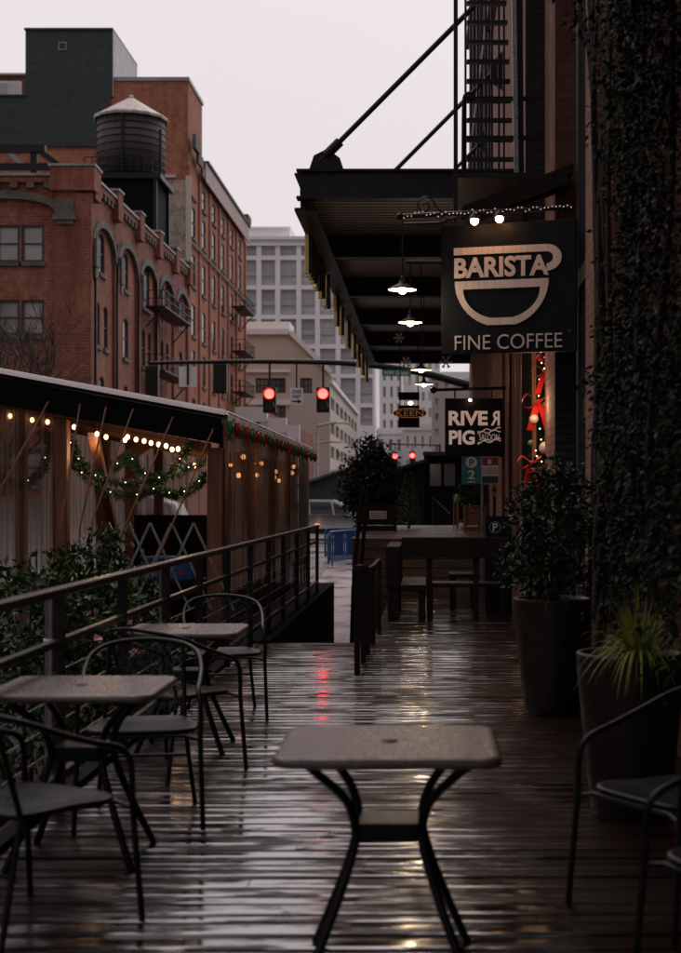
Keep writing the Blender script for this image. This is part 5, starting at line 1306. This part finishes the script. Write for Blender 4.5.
pb2 = planter_box('planter_box','reddish wooden planter box on the right of the raised platform by the parking pole',464.5,487,507,26.0,.8,M['timber'])
t = thing('clipped_tree', 'dense dark round topped tree in the planter box on the raised platform', 'tree', (X(369,26.8),26.8,1.3))
c = P(369,476,26.8); m = MB(); m.tube([(c.x,26.8,1.28),(c.x+.02,26.8,1.6),(c.x,26.8,c.z)],[.035,.03,.02],8); m.build('trunk', M['bark'], t)
m = MB(); leafball(m,c,(.50,.45,.66),2600,.10,.05,.2,41,0,.25); leafball(m,c+Vector((-.25,0,-.2)),(.34,.3,.4),700,.10,.05,.2,42); leafball(m,c+Vector((.14,0,-.35)),(.42,.3,.36),800,.10,.05,.2,43); leafball(m,c+Vector((-.05,0,-.62)),(.46,.3,.28),700,.10,.05,.2,46); leafball(m,c+Vector((.3,0,.1)),(.26,.25,.4),420,.10,.05,.2,47); leafball(m,c+Vector((.03,0,.5)),(.28,.25,.26),420,.09,.045,.2,44); leafball(m,c,(.62,.5,.78),260,.12,.035,.75,45,0,.3)
m.build('crown', M['leaf_tree'], t)
t = thing('small_conifer', 'small pale green conifer standing beside the round tree', 'tree', (X(408,29),29,.88))
m = MB(); rnd = random.Random(3)
for k in range(1300):
    f = rnd.random()**.8; a = rnd.uniform(0,6.28); rr = .26*(1-f)**.8*rnd.uniform(.4,1); m.leaf(Vector((X(409,29)+rr*math.cos(a),29+rr*math.sin(a),.95+1.05*f)),Vector((math.cos(a),math.sin(a),.5)),.09,.022)
m.build('crown', M['leaf_conifer'], t)
m = MB(); m.tube([(X(409,29),29,.875),(X(409,29),29,1.9)],[.03,.01],6); m.build('trunk', M['bark'], t)
t = thing('shrub', 'dark round bush in the reddish planter box behind the parking sign', 'shrub', (X(478,26.4),26.4,1.3))
m = MB(); leafball(m,P(477,490,26.4),(.34,.3,.33),800,.09,.045,.2,51); m.build('foliage', M['leaf_tree'], t)
m = MB(); stems(m,(X(477,26.4),26.4,1.24),[P(472,490,26.4),P(482,488,26.4)],.02,2); m.build('stem', M['bark'], t)
t = thing('lantern_post', 'thin wooden post with a pale green top on the raised platform', 'post', (X(457.5,29.2),29.2,.87))
m = MB(); m.box(X(456.4,29.2),X(458.6,29.2),29.2,29.25,.87,Z(503,29.2)); m.box(X(453.4,29.2),X(454.6,29.2),29.3,29.34,.87,Z(494,29.2)); m.build('post', M['jamb'], t)
m = MB(); m.lathe([(.05,0),(.065,.02),(.06,.14),(.03,.19),(.001,.2)], (X(457.6,29.2),29.22,Z(503,29.2)), 12); m.build('top', mat('pale green glass',(.2,.4,.2),.3,bmp=0), t)
t = thing('bucket', 'small white bucket on the raised platform beside the reddish planter', 'bucket', (X(462.3,28),28,.87))
m = MB(); m.lathe([(.001,0),(.05,0),(.065,.13),(.058,.13),(.045,.02)], (X(462.5,28),28,.878), 14); m.build('body', M['whiteball'], t)
m = MB(); m.tube([(X(462.5,28)+.065*math.cos(a),28,1.0+.06*math.sin(a)) for a in [math.pi*k/8 for k in range(9)]],.004,4); m.build('handle', M['steel'], t)
t = thing('garden_shed', 'dark shed with a single sloping roof behind the pale conifer', 'shed', (X(402,45),45,gz(45)))
d = 45; m = MB(); m.prism([(X(380,d),-.6),(X(424,d),-.6),(X(424,d),Z(463,d)),(X(380,d),Z(476,d))],'y',d,d+3.5); m.build('wall', M['fascia'], t)
m = MB(); m.bar((X(377,d),d+1.7,Z(475,d)),(X(427,d),d+1.7,Z(460,d)),3.9,.09,(0,0,1)); m.build('roof', M['canopy'], t)
t = thing('market_stall', 'dark green stall with a sloping roof behind the parked grey car', 'stall', (X(325,85),85,-.3))
d = 85; m = MB(); m.prism([(X(300,d),-.4),(X(362,d),-.4),(X(362,d),Z(467,d)),(X(300,d),Z(485,d))],'y',d,d+6); m.build('wall', M['darkgreen'], t)
m = MB(); m.bar((X(296,d),d+2.9,Z(486,d)),(X(366,d),d+2.9,Z(462,d)),6.6,.14); m.build('roof', M['stone_dark'], t)
t = thing('shop_front', 'very dark shop front with a stair at the far end of the platform', 'building', (X(440,40),48,-.5))
d = 48; m = MB(); m.box(X(424,d),2.6,d,d+30,-.6,Z(452,d)); m.build('wall', M['fascia'], t)
m = MB(); m.box(X(423,d),2.6,d-.5,d-.02,Z(456,d),Z(452,d)); m.build('awning', M['canopy'], t)
for px0, px1 in ((430,441),(444,455)): m = MB(); m.box(X(px0,d),X(px1,d),d-.05,d-.01,Z(486,d),Z(464,d)); m.build('window', M['glass_dark'], t)
t = thing('staircase', 'dark stair flight with pale edged steps leading down at the end of the platform', 'stairs', (X(440,33),33.5,.3))
d = 33.5; m = MB(); w = MB()
for k in range(8):
    x = X(432.2+k*2.2,d); z = Z(497.5+k*2.2,d); m.box(x,x+.055,d,d+1.2,.2,z); w = MB(); w.box(x,x+.03,d-.02,d,z-.012,z+.012); w.build('step_edge', M['cap'], t)
m.build('steps', M['black'], t)

# ================================================================== TRAFFIC SIGNALS
MD = 55.0
ms = thing('signal_mast', 'dark mast pole with a long thin arm stretching across the street above the tent', 'signal mast', (X(481,MD),MD,gz(MD)))
arm = spline([P(483,388,MD),P(460,382.5,MD),P(430,374.5,MD),P(395,368,MD),P(360,364.2,MD),P(320,362.2,MD),P(240,361.6,MD),P(150,363,MD)],6)
m = MB(); m.tube(arm,[.18-.11*i/(len(arm)-1) for i in range(len(arm))],10); m.build('arm', M['iron'], ms)
m = MB(); m.tube([(X(483,MD),MD,gz(MD)-.1),(X(483,MD),MD,Z(375,MD))],[.24,.17],12); m.build('pole', M['iron'], ms)
m = MB()
for px in (275,292,308): m.tube([P(px,359.5,MD)-Vector((0,0,.1)),P(px,358.6,MD)],.06,6)
m.build('arm_fittings', M['signwhite'], ms)
def signal(px, py0, py1, armz, lab, front=True):
    t = thing('traffic_signal', lab, 'traffic light', (X(px,MD),MD,Z((py0+py1)/2,MD)), 0, 'traffic signals on the mast arm')
    x, z0, z1 = X(px,MD), Z(py1,MD), Z(py0,MD); hw = .255; h = z1-z0
    m = MB(); m.box(x-hw,x+hw,MD-.14,MD+.16,z0,z1); m.build('housing', M['black'], t, .03)
    m = MB(); m.tube([(x,MD,z1),(x,MD,Z(armz,MD))],.045,6); m.build('hanger', M['iron'], t)
    for k in range(2):
        zc = z1 - h*(.27+.45*k); yy = MD-.145 if front else MD+.165; s_ = -1 if front else 1
        m = MB(); m.prism([(x+.185*math.cos(2*math.pi*j/20),zc+.185*math.sin(2*math.pi*j/20)) for j in range(20)],'y',yy+s_*.02,yy)
        ln = m.build('lens', M['red_on'] if (front and k == 0) else M['lens_off'], t)
        m = MB(); vs = []
        for j in range(13):
            a = math.pi*(-.1+1.2*j/12); vs += [(x+.21*math.cos(a),yy,zc+.21*math.sin(a)),(x+.20*math.cos(a),yy+s_*.24,zc+.20*math.sin(a))]
        m.add(vs,[(2*j,2*j+1,2*j+3,2*j+2) for j in range(12)]); m.build('visor', M['black'], ln)
    return t
signal(269.7,387.2,413,362,'left one of the two red lit traffic lights hanging over the street')
signal(323.2,387.2,412.5,362.5,'right one of the two red lit traffic lights, nearest the canopy')
signal(152,366,397,363,'unlit dark back of a traffic light at the left end of the mast arm',False)
signal(220.5,364,393.5,362,'unlit dark back of a traffic light over the tent roof, right of the white panel',False)
t = thing('one_way_sign', 'white square ONE WAY sign with a black arrow between the two red lights', 'sign', P(296.5,396,MD))
m = MB(); m.box(X(290,MD),X(303,MD),MD-.02,MD,Z(404.6,MD),Z(388,MD)); m.build('panel', M['signwhite'], t)
m = MB(); text_into(m,'ONE',X(292,MD),X(301.5,MD),Z(393.4,MD),Z(389.6,MD),MD-.021,.01,.01); text_into(m,'WAY',X(292.3,MD),X(301.2,MD),Z(398.3,MD),Z(394.6,MD),MD-.021,.01,.01)
m.box(X(291.6,MD),X(298,MD),MD-.031,MD-.021,Z(402.0,MD),Z(400.8,MD)); m.prism([(X(297.5,MD),Z(403.6,MD)),(X(302,MD),Z(401.4,MD)),(X(297.5,MD),Z(399.2,MD))],'y',MD-.031,MD-.0215); m.build('lettering', M['black'], t)
m = MB(); m.tube([(X(296.5,MD),MD+.03,Z(404,MD)),(X(296.5,MD),MD+.03,Z(362,MD))],.035,6); m.build('hanger', M['iron'], t)
t = thing('square_sign', 'blank pale back of a square sign hanging from the mast arm', 'sign', P(187.5,376,MD))
m = MB(); m.box(X(179,MD),X(196.5,MD),MD-.02,MD,Z(387,MD),Z(366.5,MD)); m.build('panel', M['signwhite'], t)
m = MB(); m.tube([(X(188,MD),MD-.05,Z(385,MD)),(X(188,MD),MD-.05,Z(362,MD))],.045,6); m.build('hanger', M['iron'], t)
t = thing('street_name_sign', 'green street name sign on the mast arm under the canopy end', 'sign', P(397,373,MD))
m = MB(); m.box(X(382.5,MD),X(411,MD),MD-.25,MD-.22,Z(376.6,MD),Z(370.2,MD)); m.build('panel', M['green_sign'], t)
m = MB(); text_into(m,'NW Glisan',X(385,MD),X(408.5,MD),Z(375.4,MD),Z(371.3,MD),MD-.251,.01,.004); m.build('lettering', M['signwhite'], t)
m = MB(); m.box(X(390,MD),X(392,MD),MD-.22,MD,Z(376,MD),Z(366,MD)); m.box(X(403,MD),X(405,MD),MD-.22,MD,Z(376,MD),Z(368,MD)); m.build('bracket', M['iron'], t)
# far signals and street lamps
for px, py, lab in ((395,457,'tiny red traffic light far down the street, left of the pair'),(412.3,456.4,'tiny red traffic light far down the street, right of the pair')):
    d = 170.0; t = thing('traffic_signal', lab, 'traffic light', P(px,py,d), 0, 'far traffic signals'); x, z = X(px,d), Z(py,d)
    m = MB(); m.box(x-.32,x+.32,d,d+.3,z-1.3,z+.6); m.build('housing', M['black'], t)
    m = MB(); m.prism([(x+.27*math.cos(k*.52),z+.1+.27*math.sin(k*.52)) for k in range(12)],'y',d-.06,d-.002); m.build('lens', M['red_far'], t)
    m = MB(); m.tube([(x,d+.15,z+.6),(x,d+.15,z+1.5)],.06,5); m.build('hanger', M['iron'], t)
t = thing('signal_mast', 'distant signal mast carrying the two tiny red lights', 'signal mast', (X(440,170),170.2,-.1))
m = MB(); m.tube([(X(440,170),170.15,-.1),(X(440,170),170.15,Z(444,170))],.15,8); m.build('pole', M['frame'], t)
m = MB(); m.tube([(X(440,170),170.15,Z(445,170)),(X(388,170),170.15,Z(444,170))],.1,6); m.build('arm', M['frame'], t)
for px, py, d, dx, lab in ((317.5,423,95,20,'grey street lamp with a long arm to the right, in front of the beige building'),(314,442,120,20,'farther street lamp with a short arm below the first, beside the beige building')):
    t = thing('street_lamp', lab, 'street lamp', (X(px,d),d,-.25), 0, 'street lamps along the street'); x = X(px,d); z = Z(py,d)
    m = MB(); m.tube(spline([(x,d,-.3),(x,d,z-.8),(x+.3,d,z-.15),(X(px+dx,d),d,z+.05)],5),.09,7); m.build('pole', M['frame_pale'], t)
    m = MB(); m.box(X(px+dx,d)-.1,X(px+dx,d)+.75,d-.18,d+.18,z-.08,z+.1); m.build('lamp_head', M['signwhite'], t, .04)

# ================================================================== VEHICLES
def make_car(name, lab, cat, x_front, d, paint, h=1.78, L=4.7, van=False):
    """side on, nose towards +x"""
    zg = gz(d); t = thing(name, lab, cat, (x_front-L/2,d,zg)); k = h/1.78
    if van: body = [(0,.35),(0,2.2*k/1.25),(.15,h),(3.4,h-.02),(3.9,h-.2),(4.35,1.25),(L-.1,1.05),(L,.7),(L,.35)]
    else: body = [(0.02,.42),(0,.85),(.05,1.06),(.35,1.10*k),(3.1,1.08*k),(L-.75,.98*k),(L-.12,.82),(L,.62),(L-.03,.35),(.1,.32)]
    def P2(p, y): return (x_front-L+p[0], d+y, zg+p[1])
    def hull(m, prof, hw, inset=.0, tops=None):
        ys_ = [(-hw+.07,.0),(-hw,.06),(hw,.06),(hw-.07,.0)]; n = len(prof); cz = sum(p[1] for p in prof)/n; cxx = sum(p[0] for p in prof)/n
        vs = []
        for yv, ins in ys_:
            f = 1 if ins else .985
            vs += [P2((cxx+(p[0]-cxx)*f, cz+(p[1]-cz)*f), yv) for p in prof]
        fs = [tuple(range(n)), tuple(range(3*n,4*n))[::-1]]
        for r_ in range(3):
            for i in range(n): fs.append((r_*n+i,(r_+1)*n+i,(r_+1)*n+(i+1)%n,r_*n+(i+1)%n))
        m.add(vs, fs, True)
    m = MB(); hull(m, body, .93); m.build('body', paint, t)
    if not van:
        cab = [(.12,1.07*k),(.55,1.66*k),(.95,h),(2.6,h-.02),(2.95,h-.14),(3.75,1.03*k)]
        n = len(cab); m = MB(); vs = []
        for y_, top in ((-.86,0),(.86,0)):
            for p in cab: s_ = .86 - .20*max(0,(p[1]-1.05*k)/(h-1.05*k)); vs.append(P2(p, math.copysign(s_, y_)))
        m.add(vs,[tuple(range(n)),tuple(range(n,2*n))[::-1]]+[(i,i+n,(i+1)%n+n,(i+1)%n) for i in range(n)]); m.build('cabin', paint, t)
        for wp in ([(.42,1.14*k),(.72,1.62*k),(1.45,1.68*k),(1.5,1.12*k)],[(1.58,1.12*k),(1.53,1.68*k),(2.5,1.66*k),(2.62,1.11*k)],[(2.70,1.11*k),(2.6,1.65*k),(2.85,1.55*k),(3.5,1.10*k)]):
            m = MB(); vs = []
            for p in wp: s_ = .875 - .20*max(0,(p[1]-1.05*k)/(h-1.05*k)); vs.append(P2(p,-s_))
            m.add(vs,[(0,1,2,3)]); m.build('window', M['carglass'], t)
    else:
        for wp in ([(2.9,1.3),(2.9,h-.35),(3.75,h-.4),(4.15,1.28)],):
            m = MB(); m.add([P2(p,-.936) for p in wp],[(0,1,2,3)]); m.build('window', M['carglass'], t)
    for wx in (.95,L-.95):
        for sy in (-1,1):
            m = MB(); c = P2((wx,.34),sy*.80); N = 20
            for (r0,r1,y0,y1,nm) in ((.34,.34,-.12,.12,'w'),): pass
            m.prism([(c[0]+.34*math.cos(2*math.pi*j/N),c[2]+.34*math.sin(2*math.pi*j/N)) for j in range(N)],'y',c[1]-.12,c[1]+.135)
            wh = m.build('wheel', M['rubber'], t); m = MB(); yy = c[1]+sy*.14
            m.prism([(c[0]+.2*math.cos(2*math.pi*j/N),c[2]+.2*math.sin(2*math.pi*j/N)) for j in range(N)],'y',yy-.008,yy+.008); m.build('rim', M['steel'], wh)
    for zz, xx in ((.72,L-.30),(.62,1.9)):
        m = MB(); m.box(x_front-L+xx-.1,x_front-L+xx+.1,d-.965,d-.932,zg+zz,zg+zz+.10); m.build('marker_light', M['amber'], t)
    m = MB(); m.box(x_front-L+.06,x_front-.06,d-.90,d+.90,zg+.26,zg+.5); m.build('sill', M['rubber'], t)
    return t
make_car('parked_car','grey sport utility vehicle crossing the street behind the blue barrier','car',X(379,66),66,M['carpaint'],1.84,4.7)
make_car('parked_van','white van seen through the plastic wall of the tent','van',X(207,33),33,M['vanpaint'],2.45,4.6,True)
# barricades
def barricade(lab, a, b, zg):
    a = Vector((*a,zg)); b = Vector((*b,zg)); t = thing('crowd_barrier', lab, 'barrier', (a+b)/2, 0, 'blue barriers on the pavement'); u = (b-a)
    m = MB(); up = Vector((0,0,1)); path = spline([a+up*.12,a+up*.85,a+u*.04+up*1.0,a+u*.12+up*1.05,a+u*.88+up*1.05,a+u*.96+up*1.0,b+up*.85,b+up*.12],4); m.tube(path,.035,8); m.tube([a+up*.2,b+up*.2],.03,6); m.build('frame', M['blue'], t)
    m = MB()
    for k in range(1,15): p = a+u*k/15; m.bar(p+up*.2,p+up*1.02,.05,.02)
    m.build('bars', M['blue'], t)
    for p in (a+u*.12,b-u*.12):
        n = Vector((u.y,-u.x,0)).normalized()*.28; m = MB(); m.bar(p-n+up*.02,p+n+up*.02,.07,.04); m.bar(p+up*.03,p+up*.25,.04,.04); m.build('foot', M['blue'], t)
barricade('nearer blue crowd barrier on the pavement beyond the deck steps',(-2.92,41.6),(-2.15,43.9),-.55)
barricade('blue crowd barrier standing behind the nearer blue one',(-3.4,47.0),(-2.2,47.2),-.57)

# canopy over this end of the deck and the building across the street, both unseen and added to shade the foreground
c2 = thing('steel_canopy', 'unseen flat dark steel canopy added over the near deck to shade the foreground', 'canopy', (0,0,5))
m = MB(); m.box(-1.5,1.43,-8,7.3,5.30,5.36); m.build('roof_deck', M['corrugated'], c2)
m = MB(); m.box(-1.53,-1.47,-8,7.3,4.98,5.37); m.build('edge_beam', M['canopy'], c2)
for d in (-7.9,-4,0,4,7.2): m = MB(); m.box(-1.46,1.43,d-.06,d+.06,5.0,5.29); m.build('cross_beam', M['canopy'], c2)
t = thing('brick_building', 'unseen brick warehouse across the street, added to shade the foreground', 'building', (-26,10,0))
F = Fac((-18,-30),(0,1),(1,0)); hs = [(u,u+1.5,z,z+2.3,.4) for u in range(3,66,6) for z in (1.5,5.5,9.5,13.5)]
m = MB(); F.wall(m,0,70,-1.3,18,hs,.3); m.box(-34,-18.02,39.98,40,-1.3,18); m.box(-34,-33.98,-30,40,-1.3,18); m.box(-34,-18.02,-30,-29.98,-1.3,18); m.build('wall', M['brickA'], t)
m = MB(); m.box(-34,-17.7,-30.2,40.2,18.003,18.3); m.build('roof', M['cap'], t)
for h in hs: F.window(t, h, M['frame'], M['glass_dark'], 1, 2, .28, .1)

# ================================================================== CAMERA, SKY, SUN
cam = bpy.data.cameras.new('camera'); co = bpy.data.objects.new('camera', cam); COL.objects.link(co); SC.camera = co
co.location = (0,0,H); co.rotation_euler = (R(90),0,0)
cam.sensor_fit = 'VERTICAL'; cam.sensor_height = 36; cam.lens = K/953*36
cam.shift_x = (340.5-CX)/953; cam.shift_y = (CY-476.5)/953
cam.clip_start = .05; cam.clip_end = 3000
cam.dof.use_dof = True; cam.dof.focus_distance = 15.0; cam.dof.aperture_fstop = 2.9
SUN_EL, SUN_AZ = R(36), R(22)        # a pale sun behind cloud, ahead and to the right
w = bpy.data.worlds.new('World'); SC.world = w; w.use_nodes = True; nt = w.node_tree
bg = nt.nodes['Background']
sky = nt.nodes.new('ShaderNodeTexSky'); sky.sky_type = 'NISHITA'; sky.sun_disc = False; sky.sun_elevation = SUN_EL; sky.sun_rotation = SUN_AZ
tc = nt.nodes.new('ShaderNodeTexCoord'); sp = nt.nodes.new('ShaderNodeSeparateXYZ'); nt.links.new(tc.outputs['Generated'], sp.inputs[0])
grad = nt.nodes.new('ShaderNodeValToRGB'); nt.links.new(sp.outputs[2], grad.inputs[0])
e = grad.color_ramp.elements; e[0].position = 0.0; e[0].color = (8.1,7.35,7.5,1); e[1].position = .60; e[1].color = (17.0,15.2,15.4,1)
gm = grad.color_ramp.elements.new(.36); gm.color = (9.2,8.4,8.6,1)
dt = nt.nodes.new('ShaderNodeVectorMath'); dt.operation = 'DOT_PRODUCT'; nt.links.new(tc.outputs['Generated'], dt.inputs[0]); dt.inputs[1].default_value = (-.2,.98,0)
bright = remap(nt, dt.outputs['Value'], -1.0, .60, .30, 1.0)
mp = nt.nodes.new('ShaderNodeMapping'); mp.inputs['Scale'].default_value = (1,1,2.2); nt.links.new(tc.outputs['Generated'], mp.inputs[0])
cl = noi(nt, mp.outputs[0], 1.6, 4, .5)
cloud = mixcol(nt, remap(nt, cl, .3, .7, 0, .24), grad.outputs[0], (6.5,5.9,6.1))
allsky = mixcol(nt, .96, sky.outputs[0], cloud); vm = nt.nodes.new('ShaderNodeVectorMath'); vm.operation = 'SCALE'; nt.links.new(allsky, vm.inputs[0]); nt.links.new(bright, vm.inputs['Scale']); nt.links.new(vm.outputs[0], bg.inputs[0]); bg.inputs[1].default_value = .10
sl = bpy.data.lights.new('sun','SUN'); sl.energy = .5; sl.angle = R(40); sl.color = (1,.95,.92)
so = bpy.data.objects.new('sun', sl); COL.objects.link(so)
so.rotation_euler = (R(90)-SUN_EL, 0, -SUN_AZ + R(180))
v = SC.view_settings; v.view_transform = 'Standard'; v.look = 'None'; v.exposure = 0.0; v.gamma = 1; v.use_curve_mapping = False
